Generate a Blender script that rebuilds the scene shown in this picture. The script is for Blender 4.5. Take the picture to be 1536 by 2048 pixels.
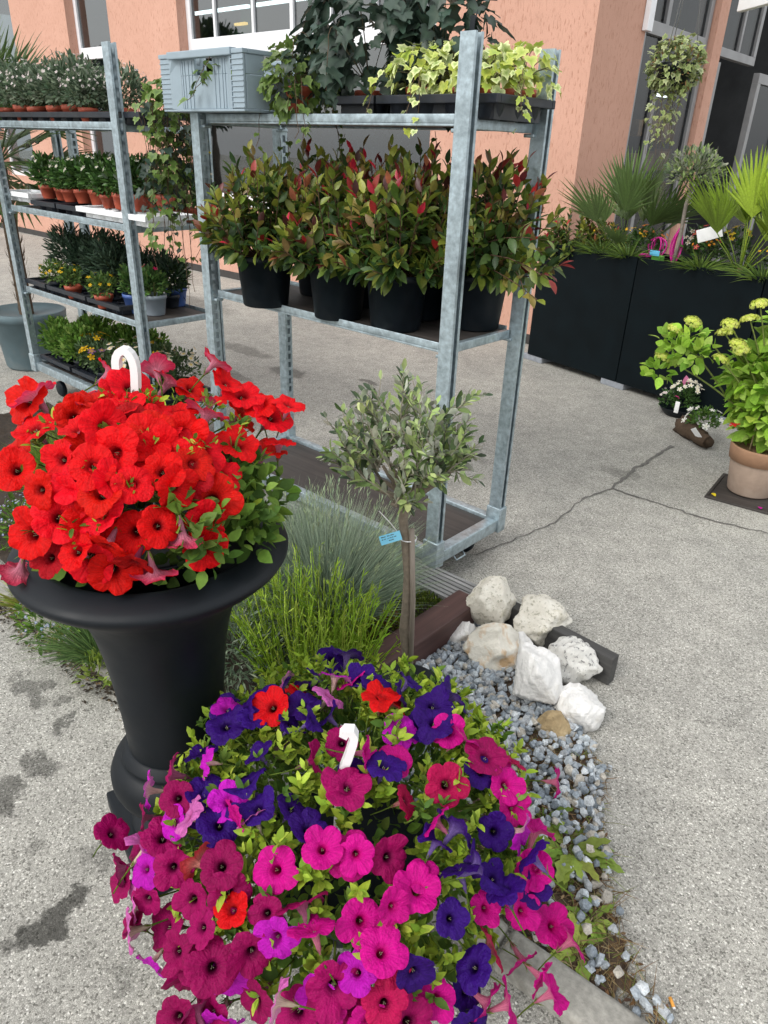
import bpy, bmesh, math, random
import numpy as np
from mathutils import Vector, Matrix

for o in list(bpy.data.objects):
    bpy.data.objects.remove(o)
SC = bpy.context.scene
COL = SC.collection
rng = np.random.default_rng(7)
random.seed(7)
rad = math.radians

# ------------------------------------------------------------------ camera
F_PX, PITCH, ROLL, YAW, EYE = 1433.0, rad(26.9), rad(2.2), rad(41.3), np.array([0.0, 0.0, 1.6])
FW = np.array([-math.sin(YAW) * math.cos(PITCH), math.cos(YAW) * math.cos(PITCH), -math.sin(PITCH)])
_r = np.cross(FW, [0, 0, 1.0]); _r /= np.linalg.norm(_r)
_u = np.cross(_r, FW)
RT = math.cos(ROLL) * _r + math.sin(ROLL) * _u
UP = math.cos(ROLL) * _u - math.sin(ROLL) * _r
cam_data = bpy.data.cameras.new('camera')
cam_data.sensor_fit = 'VERTICAL'
cam_data.sensor_height = 24.0
cam_data.lens = F_PX / 2048 * 24.0
cam_data.clip_start = 0.05
cam_data.clip_end = 500
cam = bpy.data.objects.new('camera', cam_data)
COL.objects.link(cam)
M = Matrix.Identity(4)
for i in range(3):
    M[i][0], M[i][1], M[i][2], M[i][3] = RT[i], UP[i], -FW[i], EYE[i]
cam.matrix_world = M
SC.camera = cam

# ------------------------------------------------------------------ sky, sun, exposure (bright overcast day)
SUN_EL, SUN_AZ = rad(44), rad(185)          # azimuth measured from +Y clockwise: behind the camera, square to the shop front
world = bpy.data.worlds.new('World')
SC.world = world
world.use_nodes = True
wn = world.node_tree
for n in list(wn.nodes):
    wn.nodes.remove(n)
sky = wn.nodes.new('ShaderNodeTexSky')
sky.sky_type = 'NISHITA'
sky.sun_disc = False
sky.sun_elevation = SUN_EL
sky.sun_rotation = SUN_AZ
sky.air_density = 1.6
sky.dust_density = 4.0
hs = wn.nodes.new('ShaderNodeHueSaturation')
hs.inputs['Saturation'].default_value = 0.22
bg = wn.nodes.new('ShaderNodeBackground')
bg.inputs['Strength'].default_value = 0.15
wo = wn.nodes.new('ShaderNodeOutputWorld')
wn.links.new(sky.outputs[0], hs.inputs['Color'])
cl = wn.nodes.new('ShaderNodeMix')          # an even cloud deck veils most of the clear sky
cl.data_type = 'RGBA'
cl.inputs[0].default_value = 0.65
cl.inputs[7].default_value = (3.35, 3.42, 3.5, 1)
wn.links.new(hs.outputs[0], cl.inputs[6])
wn.links.new(cl.outputs[2], bg.inputs['Color'])
wn.links.new(bg.outputs[0], wo.inputs['Surface'])
sl = bpy.data.lights.new('sun', 'SUN')
sl.energy = 0.65
sl.angle = rad(22)
sl.color = (1.0, 0.965, 0.91)
sun = bpy.data.objects.new('sun', sl)
COL.objects.link(sun)
sdir = Vector((math.sin(SUN_AZ) * math.cos(SUN_EL), math.cos(SUN_AZ) * math.cos(SUN_EL), math.sin(SUN_EL)))
sun.rotation_euler = sdir.to_track_quat('Z', 'Y').to_euler()
SC.view_settings.view_transform = 'Standard'
SC.view_settings.look = 'None'
SC.view_settings.exposure = 1.14
SC.view_settings.gamma = 1.0
SC.view_settings.use_curve_mapping = False
try:
    SC.cycles.use_denoising = True
    SC.cycles.max_bounces = 6
    SC.cycles.transparent_max_bounces = 12
except Exception:
    pass


def ray(px, py):
    d = FW * F_PX + RT * (px - 768) + UP * (1024 - py)
    return d / np.linalg.norm(d)


def at(px, py, z=0.0):
    d = ray(px, py)
    return EYE + d * ((z - EYE[2]) / d[2])


def at_y(px, py, y):
    d = ray(px, py)
    return EYE + d * ((y - EYE[1]) / d[1])


# ------------------------------------------------------------------ mesh helpers
class MB:
    """collects vertices, faces and per-vertex colours of ONE mesh"""
    def __init__(s):
        s.V, s.F, s.C, s.B, s.n = [], [], [], [], 0

    def add(s, v, f, c=(0.5, 0.5, 0.5), b=None):
        v = np.asarray(v, float).reshape(-1, 3)
        c = np.broadcast_to(np.asarray(c, float), v.shape)
        b = c if b is None else np.broadcast_to(np.asarray(b, float), v.shape)
        s.V.append(v); s.C.append(c); s.B.append(b)
        if isinstance(f, np.ndarray):
            s.F.append(f + s.n)
        else:
            by = {}
            for q in f:
                by.setdefault(len(q), []).append(q)
            for q in by.values():
                s.F.append(np.array(q, int) + s.n)
        s.n += len(v)
        return s

    def mesh(s, name, mat, smooth=True, back=False):
        me = bpy.data.meshes.new(name)
        V = np.concatenate(s.V)
        me.vertices.add(len(V))
        me.vertices.foreach_set('co', V.astype(np.float32).ravel())
        loops = np.concatenate([f.ravel() for f in s.F])
        tot = np.concatenate([np.full(len(f), f.shape[1]) for f in s.F])
        start = np.concatenate([[0], np.cumsum(tot)[:-1]])
        me.loops.add(len(loops))
        me.loops.foreach_set('vertex_index', loops.astype(np.int32))
        me.polygons.add(len(tot))
        me.polygons.foreach_set('loop_start', start.astype(np.int32))
        me.polygons.foreach_set('loop_total', tot.astype(np.int32))
        me.polygons.foreach_set('use_smooth', np.full(len(tot), bool(smooth)))
        a = me.attributes.new('Col', 'FLOAT_COLOR', 'POINT')
        a.data.foreach_set('color', np.c_[np.concatenate(s.C), np.ones(len(V))].astype(np.float32).ravel())
        if back:
            a = me.attributes.new('Back', 'FLOAT_COLOR', 'POINT')
            a.data.foreach_set('color', np.c_[np.concatenate(s.B), np.ones(len(V))].astype(np.float32).ravel())
        me.update(calc_edges=True)
        me.validate()
        me.materials.append(mat)
        return me

    def build(s, name, mat, parent=None, smooth=True, back=False, kind=None):
        return link(name, s.mesh(name, mat, smooth, back), parent, kind=kind)


def link(name, me, parent=None, mtx=None, kind=None):
    o = bpy.data.objects.new(name, me)
    COL.objects.link(o)
    if parent is not None:
        o.parent = parent
    if mtx is not None:
        o.matrix_basis = mtx
    if kind:
        o['kind'] = kind
    return o


def tag(o, label, cat, group=None):
    o['label'] = label
    o['category'] = cat
    if group:
        o['group'] = group
    return o


def thing(name, label, cat, loc=(0, 0, 0), rz=0.0, group=None):
    o = bpy.data.objects.new(name, None)
    o.empty_display_size = 0.05
    COL.objects.link(o)
    o.location = tuple(float(v) for v in loc)
    o.rotation_euler = (0, 0, rz)
    return tag(o, label, cat, group)


def struct(o):
    o['kind'] = 'structure'
    return o


def clone(root, loc, rz=0.0, label=None, scale=None):
    r = root.copy(); COL.objects.link(r)
    r.location = (float(loc[0]) + random.gauss(0, .010), float(loc[1]) + random.gauss(0, .010), float(loc[2])); r.rotation_euler = (random.gauss(0, .05), random.gauss(0, .05), rz)
    if label:
        r['label'] = label
    if scale:
        r.scale = (scale,) * 3
    for ch in root.children:
        c = ch.copy(); COL.objects.link(c); c.parent = r
        for g in ch.children:
            d = g.copy(); COL.objects.link(d); d.parent = c
    return r


def rotz(a):
    c, s = math.cos(a), math.sin(a)
    return np.array([[c, -s, 0], [s, c, 0], [0, 0, 1.0]])


_box_cache = {}


def box(mb, lo, hi, bev=0.0, c=(0.5, 0.5, 0.5), R=None, o=(0, 0, 0)):
    lo = np.array(lo, float); hi = np.array(hi, float)
    d = hi - lo
    b = min(bev, d.min() * 0.45)
    if b <= 0:
        v = np.array([[x, y, z] for x in (0, 1) for y in (0, 1) for z in (0, 1)], float) * d
        f = [(0, 1, 3, 2), (4, 6, 7, 5), (0, 4, 5, 1), (2, 3, 7, 6), (0, 2, 6, 4), (1, 5, 7, 3)]
    else:
        if 'b' not in _box_cache:
            bm = bmesh.new()
            bmesh.ops.create_cube(bm, size=2.0)
            bmesh.ops.bevel(bm, geom=bm.edges[:] + bm.verts[:], offset=0.5, segments=2, profile=0.6, affect='EDGES')
            _box_cache['b'] = (np.array([w.co[:] for w in bm.verts]), [tuple(w.index for w in q.verts) for q in bm.faces])
            bm.free()
        v, f = _box_cache['b']
        sg = np.sign(v)
        loc = (np.abs(v) - 0.5) / 0.5          # 0 at inner, 1 at outer
        v = sg * (d / 2 - b + b * loc) + d / 2
    v = v + lo
    if R is not None:
        v = v @ np.asarray(R).T
    mb.add(v + np.array(o), f, c)


def tube(mb, pts, r, seg=8, c=(0.5, 0.5, 0.5), cap=True, c2=None):
    pts = np.asarray(pts, float)
    n = len(pts)
    r = np.broadcast_to(np.asarray(r, float), (n,))
    t = np.gradient(pts, axis=0)
    t /= np.linalg.norm(t, axis=1)[:, None] + 1e-12
    a = np.cross(t[0], [0.31, 0.77, 0.55]); a /= np.linalg.norm(a)
    V = []
    for i in range(n):
        a = a - t[i] * (a @ t[i]); a /= np.linalg.norm(a) + 1e-12
        b = np.cross(t[i], a)
        th = np.arange(seg) * 2 * math.pi / seg
        V.append(pts[i] + r[i] * (np.cos(th)[:, None] * a + np.sin(th)[:, None] * b))
    f = []
    for i in range(n - 1):
        for j in range(seg):
            k = (j + 1) % seg
            f.append((i * seg + j, i * seg + k, (i + 1) * seg + k, (i + 1) * seg + j))
    if cap:
        f.append(tuple(range(seg - 1, -1, -1)))
        f.append(tuple((n - 1) * seg + j for j in range(seg)))
    mb.add(np.concatenate(V), f, c)


def lathe(mb, prof, seg=48, c=(0.5, 0.5, 0.5), o=(0, 0, 0), sq=None):
    V, f = [], []
    th = np.arange(seg) * 2 * math.pi / seg
    for r, z in prof:
        k = np.ones(seg)
        if sq:
            k = 1.0 / np.maximum(np.abs(np.cos(th)), np.abs(np.sin(th))) ** sq
        V.append(np.c_[r * k * np.cos(th), r * k * np.sin(th), np.full(seg, z)])
    for i in range(len(prof) - 1):
        for j in range(seg):
            k = (j + 1) % seg
            f.append((i * seg + j, i * seg + k, (i + 1) * seg + k, (i + 1) * seg + j))
    mb.add(np.concatenate(V) + np.array(o), f, c)


def sweep(mb, pts, prof, up=(0, 1, 0), c=(0.5, 0.5, 0.5)):
    """sweep a closed 2-d profile (u across, v along up) along pts"""
    pts = np.asarray(pts, float); up = np.asarray(up, float)
    t = np.gradient(pts, axis=0); t /= np.linalg.norm(t, axis=1)[:, None]
    V = []
    for p, q in zip(pts, t):
        s = np.cross(q, up); s /= np.linalg.norm(s)
        V.append(np.array([p + s * u + up * v for u, v in prof]))
    k = len(prof); f = []
    for i in range(len(pts) - 1):
        for j in range(k):
            j2 = (j + 1) % k
            f.append((i * k + j, i * k + j2, (i + 1) * k + j2, (i + 1) * k + j))
    f.append(tuple(range(k - 1, -1, -1))); f.append(tuple((len(pts) - 1) * k + j for j in range(k)))
    mb.add(np.concatenate(V), f, c)


def nrm(v):
    v = np.asarray(v, float)
    return v / (np.linalg.norm(v, axis=-1, keepdims=True) + 1e-12)


def frames(d, up):
    """rotation matrices whose Y column is d and whose Z column is near up"""
    d = nrm(d)
    x = np.cross(d, up); x = nrm(x + 1e-9)
    z = np.cross(x, d)
    return np.stack([x, d, z], -1)


def inst(mb, tpl, R, P, S, col, col2=None, back=None):
    """many transformed copies of a template (verts, quads, weights) inside one mesh"""
    v, f, w = tpl
    N = len(P)
    S = np.asarray(S, float)
    if S.ndim == 1:
        S = np.repeat(S[:, None], 3, 1)
    VV = np.einsum('nij,nkj->nki', R, v[None] * S[:, None, :]) + P[:, None, :]
    c = np.repeat(np.asarray(col)[:, None, :], len(v), 1)
    if col2 is not None:
        c = c * (1 - w[None, :, None]) + np.asarray(col2)[:, None, :] * w[None, :, None]
    b = c if back is None else np.repeat(np.asarray(back)[:, None, :], len(v), 1)
    mb.V.append(VV.reshape(-1, 3)); mb.C.append(c.reshape(-1, 3)); mb.B.append(b.reshape(-1, 3))
    off = (np.arange(N) * len(v))[:, None, None] + mb.n
    by = {}
    for q in f:
        by.setdefault(len(q), []).append(q)
    for q in by.values():
        q = np.array(q)
        mb.F.append((q[None] + off).reshape(-1, q.shape[1]))
    mb.n += N * len(v)


def leaf_tpl(width=0.5, rows=4, fold=0.18, curl=0.15, peak=0.45):
    """pointed leaf along +Y of length 1, folded along its midrib"""
    v, w, f = [], [], []
    for i in range(rows + 1):
        t = (1 - math.cos(math.pi * i / rows)) / 2 if rows > 2 else i / rows
        k = math.sin(math.pi * t ** (math.log(.5) / math.log(peak))) ** .8 if 0 < t < 1 else 0
        k = max(k, 0.05) * width / 2
        z = -curl * t * t
        v += [(-k, t, z + fold * k * 2), (0, t, z), (k, t, z + fold * k * 2)]
        w += [1, 0, 1]
        if i:
            a = (i - 1) * 3
            f += [(a, a + 1, a + 4, a + 3), (a + 1, a + 2, a + 5, a + 4)]
    return np.array(v), f, np.array(w, float)


def ivy_tpl():
    h = [(0.0, 0.03), (0.15, -0.10), (0.34, -0.09), (0.50, 0.12), (0.40, 0.30), (0.46, 0.52), (0.22, 0.58), (0.10, 0.82), (0, 1.0)]
    out = h + [(-x, y) for x, y in h[-2:0:-1]]
    v = [(0, 0.30, 0.0)]
    for i, (x, y) in enumerate(out):
        v.append((x, y, 0.05 + 0.14 * abs(x) - 0.22 * max(0, y - 0.3) ** 1.5 - 0.10 * x * x))
    n = len(out)
    f = [(0, 1 + i, 1 + (i + 1) % n) for i in range(n)]
    return np.array(v) * [1, 1, 1], [q[::-1] for q in f], np.array([0.0] + [1.0] * n)


LEAF = leaf_tpl(0.50, 5)
LEAF_S = leaf_tpl(0.5, 3, 0.15, 0.12)
LEAF_N = leaf_tpl(0.16, 2, 0.1, 0.2, 0.35)
LEAF_OL = leaf_tpl(0.42, 4, 0.15, 0.06, 0.58)
LEAF_R = leaf_tpl(0.66, 6, 0.12, 0.20, 0.45)
IVY = ivy_tpl()


def pick(pal, n, jit=0.18, r=None):
    r = r or rng
    pal = np.array(pal, float)
    c = pal[r.integers(0, len(pal), n)]
    return np.clip(c * (1 + r.normal(0, jit, (n, 1))) * (1 + r.normal(0, jit * 0.2, (n, 3))), 0.001, 0.95)


def rdir(n, zlo=-1.0, zhi=1.0):
    z = rng.uniform(zlo, zhi, n); a = rng.uniform(0, 2 * math.pi, n)
    s = np.sqrt(1 - z * z)
    return np.c_[s * np.cos(a), s * np.sin(a), z]


def bush(mb, n, c, rd, tpl, size, pal, up=0.35, jit=0.6, zlo=-0.35, inner=0.45, col2=None, back=None, lump=0.0):
    """n leaves through a domed volume; an uneven outline from a few random lumps"""
    d = rdir(n, zlo, 1.0)
    k = rng.uniform(inner ** 2, 1, n) ** 0.5
    if lump:
        lobes = rdir(9, zlo, 1.0)
        k *= 1 - lump + lump * 2 * np.clip((d @ lobes.T).max(1) - 0.55, 0, 0.5)
    P = np.array(c) + d * k[:, None] * np.array(rd)
    ax = d / np.array(rd) * min(rd) + np.array([0, 0, up]) + rng.normal(0, jit, (n, 3)) * 0.6
    upv = nrm(d * 0.6 + np.array([0, 0, 0.8]) + rng.normal(0, 0.35, (n, 3)))
    inst(mb, tpl, frames(ax, upv), P, rng.uniform(size[0], size[1], n), pick(pal, n), None if col2 is None else pick(col2, n), None if back is None else pick(back, n))
    return P


def blades(mb, base, d, L, w, bend, pal, seg=4, tipcol=None):
    """grass blades: ribbons that start along d and sag by bend"""
    n = len(base)
    d = nrm(d)
    L = np.asarray(L)[:, None]
    c = pick(pal, n)
    side = nrm(np.cross(d, rdir(n)))
    out = d * [1, 1, 0]
    V = np.zeros((n, (seg + 1) * 2, 3)); C = np.zeros_like(V)
    for i in range(seg + 1):
        t = i / seg
        p = base + d * L * t + (out * bend[:, None] * 0.6 + np.array([0, 0, -1.0]) * bend[:, None] * 0.5) * L * t * t
        ww = (w * (1 - t ** 2) + 0.0002)
        ww = np.broadcast_to(np.asarray(ww), (n,))[:, None]
        V[:, 2 * i] = p - side * ww / 2; V[:, 2 * i + 1] = p + side * ww / 2
        cc = c if tipcol is None else c * (1 - t ** 2) + np.array(tipcol) * t ** 2
        C[:, 2 * i] = cc; C[:, 2 * i + 1] = cc
    q = np.array([(2 * i, 2 * i + 1, 2 * i + 3, 2 * i + 2) for i in range(seg)])
    mb.F.append((q[None] + (np.arange(n) * (seg + 1) * 2)[:, None, None] + mb.n).reshape(-1, 4))
    mb.V.append(V.reshape(-1, 3)); mb.C.append(C.reshape(-1, 3)); mb.B.append(C.reshape(-1, 3))
    mb.n += n * (seg + 1) * 2


def arc(a, b, sag, n=8, side=(0, 0, 0)):
    a, b = np.array(a, float), np.array(b, float)
    t = np.linspace(0, 1, n)[:, None]
    return a * (1 - t) + b * t + 4 * t * (1 - t) * (np.array([0, 0, sag]) + np.array(side))


def wiggle(a, b, amp, n=10):
    p = arc(a, b, 0, n)
    p[1:-1] += np.cumsum(rng.normal(0, amp, (n - 2, 3)), 0) * 0.6
    return p


# ------------------------------------------------------------------ materials
def mat(name):
    m = bpy.data.materials.new(name)
    m.use_nodes = True
    nt = m.node_tree
    nt.nodes.clear()
    out = nt.nodes.new('ShaderNodeOutputMaterial')
    p = nt.nodes.new('ShaderNodeBsdfPrincipled')
    nt.links.new(p.outputs[0], out.inputs['Surface'])
    return m, nt, p, out


def nd(nt, typ, **kw):
    n = nt.nodes.new(typ)
    for k, v in kw.items():
        if k.startswith('i_'):
            n.inputs[k[2:].replace('_', ' ')].default_value = v
        else:
            setattr(n, k, v)
    return n


def coords(nt, scale=(1, 1, 1)):
    tc = nd(nt, 'ShaderNodeTexCoord')
    mp = nd(nt, 'ShaderNodeMapping')
    mp.inputs['Scale'].default_value = scale
    nt.links.new(tc.outputs['Object'], mp.inputs['Vector'])
    return mp.outputs[0]


def noise(nt, vec, scale, detail=4, rough=0.55, dist=0.0):
    n = nd(nt, 'ShaderNodeTexNoise')
    n.inputs['Scale'].default_value = scale; n.inputs['Detail'].default_value = detail
    n.inputs['Roughness'].default_value = rough; n.inputs['Distortion'].default_value = dist
    nt.links.new(vec, n.inputs['Vector'])
    return n.outputs['Fac']


def ramp(nt, fac, stops):
    r = nd(nt, 'ShaderNodeValToRGB')
    e = r.color_ramp.elements
    while len(e) < len(stops):
        e.new(0.5)
    for q, (p, c) in zip(e, stops):
        q.position = p
        q.color = (*c, 1) if len(c) == 3 else c
    nt.links.new(fac, r.inputs[0])
    return r.outputs[0]


def mix(nt, fac, a, b, mode='MIX'):
    m = nd(nt, 'ShaderNodeMix', data_type='RGBA', blend_type=mode)
    for s, v in ((m.inputs[0], fac), (m.inputs[6], a), (m.inputs[7], b)):
        if hasattr(v, 'is_linked'):
            nt.links.new(v, s)
        elif isinstance(v, (int, float)):
            s.default_value = v
        else:
            s.default_value = (*v, 1)
    return m.outputs[2]


def bump(nt, p, h, strength=0.3, dist=0.01):
    b = nd(nt, 'ShaderNodeBump')
    b.inputs['Strength'].default_value = strength; b.inputs['Distance'].default_value = dist
    nt.links.new(h, b.inputs['Height'])
    nt.links.new(b.outputs[0], p.inputs['Normal'])


def simple(name, col, rough=0.5, metal=0.0, var=0.15, scale=30.0, spec=0.5, bmp=0.0, stretch=(1, 1, 1), dirt=None):
    """plain coloured surface with uneven tone, fine relief and optional grime"""
    m, nt, p, out = mat(name)
    v = coords(nt, stretch)
    n1 = noise(nt, v, scale, 6, 0.6)
    col = np.array(col)
    c = ramp(nt, n1, [(0.28, tuple(col * (1 - var))), (0.72, tuple(np.minimum(col * (1 + var), 0.95)))])
    if dirt is not None:
        n2 = noise(nt, v, scale * 0.18, 5, 0.65, 0.4)
        k = ramp(nt, n2, [(0.50, (0, 0, 0)), (0.72, (0.75,) * 3)])
        c = mix(nt, k, c, dirt)
    nt.links.new(c, p.inputs['Base Color'])
    rr = ramp(nt, noise(nt, v, scale * 0.5, 3), [(0.3, (max(rough - 0.1, 0.02),) * 3), (0.7, (min(rough + 0.12, 1),) * 3)])
    nt.links.new(rr, p.inputs['Roughness'])
    p.inputs['Metallic'].default_value = metal
    p.inputs['Specular IOR Level'].default_value = spec
    if bmp:
        bump(nt, p, noise(nt, v, scale * 3, 4), bmp, 0.004)
    return m


def leafy(name, rough=0.42, trans=0.28, spec=0.45, back=False, vein=0.0):
    """leaf or petal: colour from the mesh, light passing through the blade; 'back' = own underside colour"""
    m, nt, p, out = mat(name)
    a = nd(nt, 'ShaderNodeAttribute', attribute_name='Col')
    col = a.outputs['Color']
    if back:
        b = nd(nt, 'ShaderNodeAttribute', attribute_name='Back')
        g = nd(nt, 'ShaderNodeNewGeometry')
        col = mix(nt, g.outputs['Backfacing'], col, b.outputs['Color'])
    v = coords(nt)
    n1 = noise(nt, v, 90, 3)
    col = mix(nt, 1.0, col, ramp(nt, n1, [(0.3, (0.82,) * 3), (0.7, (1.15,) * 3)]), 'MULTIPLY')
    nt.links.new(col, p.inputs['Base Color'])
    p.inputs['Roughness'].default_value = rough
    p.inputs['Specular IOR Level'].default_value = spec
    t = nd(nt, 'ShaderNodeBsdfTranslucent')
    nt.links.new(col, t.inputs['Color'])
    ms = nd(nt, 'ShaderNodeMixShader')
    ms.inputs[0].default_value = trans
    nt.links.new(p.outputs[0], ms.inputs[1]); nt.links.new(t.outputs[0], ms.inputs[2])
    nt.links.new(ms.outputs[0], out.inputs['Surface'])
    return m


def petal_mat():
    """petunia petal: own underside colour, fine radial veins and creases, each bloom a little different"""
    m, nt, p, out = mat('petal')
    a = nd(nt, 'ShaderNodeAttribute', attribute_name='Col'); b = nd(nt, 'ShaderNodeAttribute', attribute_name='Back')
    g = nd(nt, 'ShaderNodeNewGeometry')
    col = mix(nt, g.outputs['Backfacing'], a.outputs['Color'], b.outputs['Color'])
    v = coords(nt)
    sp = nd(nt, 'ShaderNodeSeparateXYZ'); nt.links.new(v, sp.inputs[0])
    at2 = nd(nt, 'ShaderNodeMath', operation='ARCTAN2'); nt.links.new(sp.outputs[1], at2.inputs[0]); nt.links.new(sp.outputs[0], at2.inputs[1])
    nz = noise(nt, v, 2.6, 4, .6)
    k = nd(nt, 'ShaderNodeMath', operation='MULTIPLY_ADD'); k.inputs[1].default_value = 30.0; nt.links.new(at2.outputs[0], k.inputs[0])
    nm = nd(nt, 'ShaderNodeMath', operation='MULTIPLY'); nm.inputs[1].default_value = 9.0; nt.links.new(nz, nm.inputs[0]); nt.links.new(nm.outputs[0], k.inputs[2])
    sn = nd(nt, 'ShaderNodeMath', operation='SINE'); nt.links.new(k.outputs[0], sn.inputs[0])
    vein = ramp(nt, sn.outputs[0], [(0.0, (0.74,) * 3), (0.28, (1.0,) * 3)])
    col = mix(nt, 0.40, col, mix(nt, 1.0, col, vein, 'MULTIPLY'))
    col = mix(nt, 1.0, col, ramp(nt, nz, [(0.3, (0.82,) * 3), (0.68, (1.12,) * 3)]), 'MULTIPLY')
    oi = nd(nt, 'ShaderNodeObjectInfo')
    hs_ = nd(nt, 'ShaderNodeHueSaturation')
    mh = nd(nt, 'ShaderNodeMapRange'); mh.inputs[3].default_value = 0.4965; mh.inputs[4].default_value = 0.5015; nt.links.new(oi.outputs['Random'], mh.inputs[0])
    mv = nd(nt, 'ShaderNodeMapRange'); mv.inputs[3].default_value = 1.12; mv.inputs[4].default_value = 0.84; nt.links.new(oi.outputs['Random'], mv.inputs[0])
    nt.links.new(mh.outputs[0], hs_.inputs['Hue']); nt.links.new(mv.outputs[0], hs_.inputs['Value']); nt.links.new(col, hs_.inputs['Color'])
    col = hs_.outputs[0]
    nt.links.new(col, p.inputs['Base Color'])
    p.inputs['Roughness'].default_value = 0.55; p.inputs['Specular IOR Level'].default_value = 0.18
    bp = nd(nt, 'ShaderNodeBump'); bp.inputs['Strength'].default_value = 0.5; bp.inputs['Distance'].default_value = 0.05
    nt.links.new(mix(nt, 0.5, vein, nz), bp.inputs['Height']); nt.links.new(bp.outputs[0], p.inputs['Normal'])
    t = nd(nt, 'ShaderNodeBsdfTranslucent'); nt.links.new(col, t.inputs['Color'])
    ms = nd(nt, 'ShaderNodeMixShader'); ms.inputs[0].default_value = 0.30
    nt.links.new(p.outputs[0], ms.inputs[1]); nt.links.new(t.outputs[0], ms.inputs[2]); nt.links.new(ms.outputs[0], out.inputs['Surface'])
    return m


def attr_mat(name, rough=0.8, bmp=0.3, scale=120, var=0.25, spec=0.3):
    m, nt, p, out = mat(name)
    a = nd(nt, 'ShaderNodeAttribute', attribute_name='Col')
    v = coords(nt)
    n1 = noise(nt, v, scale, 5, 0.65)
    c = mix(nt, 1.0, a.outputs['Color'], ramp(nt, n1, [(0.3, (1 - var,) * 3), (0.7, (1 + var,) * 3)]), 'MULTIPLY')
    nt.links.new(c, p.inputs['Base Color'])
    p.inputs['Roughness'].default_value = rough
    p.inputs['Specular IOR Level'].default_value = spec
    bump(nt, p, n1, bmp, 0.004)
    return m


def glass_mat(name, refl=0.30, tint=(0.55, 0.6, 0.62), edge=.42):
    m, nt, p, out = mat(name)
    nt.nodes.remove(p)
    g = nd(nt, 'ShaderNodeBsdfGlossy'); g.inputs['Roughness'].default_value = 0.015
    t = nd(nt, 'ShaderNodeBsdfTransparent'); t.inputs['Color'].default_value = (*tint, 1)
    lw = nd(nt, 'ShaderNodeLayerWeight'); lw.inputs['Blend'].default_value = 0.35
    r = ramp(nt, lw.outputs['Facing'], [(0.0, (refl,) * 3), (1.0, (edge,) * 3)])
    ms = nd(nt, 'ShaderNodeMixShader')
    nt.links.new(r, ms.inputs[0]); nt.links.new(t.outputs[0], ms.inputs[1]); nt.links.new(g.outputs[0], ms.inputs[2])
    v = coords(nt)
    b = nd(nt, 'ShaderNodeBump'); b.inputs['Strength'].default_value = 0.06; b.inputs['Distance'].default_value = 0.02
    nt.links.new(noise(nt, v, 1.3, 2), b.inputs['Height']); nt.links.new(b.outputs[0], g.inputs['Normal'])
    nt.links.new(ms.outputs[0], out.inputs['Surface'])
    return m


def emit_mat(name, col, s):
    m, nt, p, out = mat(name)
    p.inputs['Base Color'].default_value = (*col, 1)
    p.inputs['Emission Color'].default_value = (*col, 1)
    p.inputs['Emission Strength'].default_value = s
    return m


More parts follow.
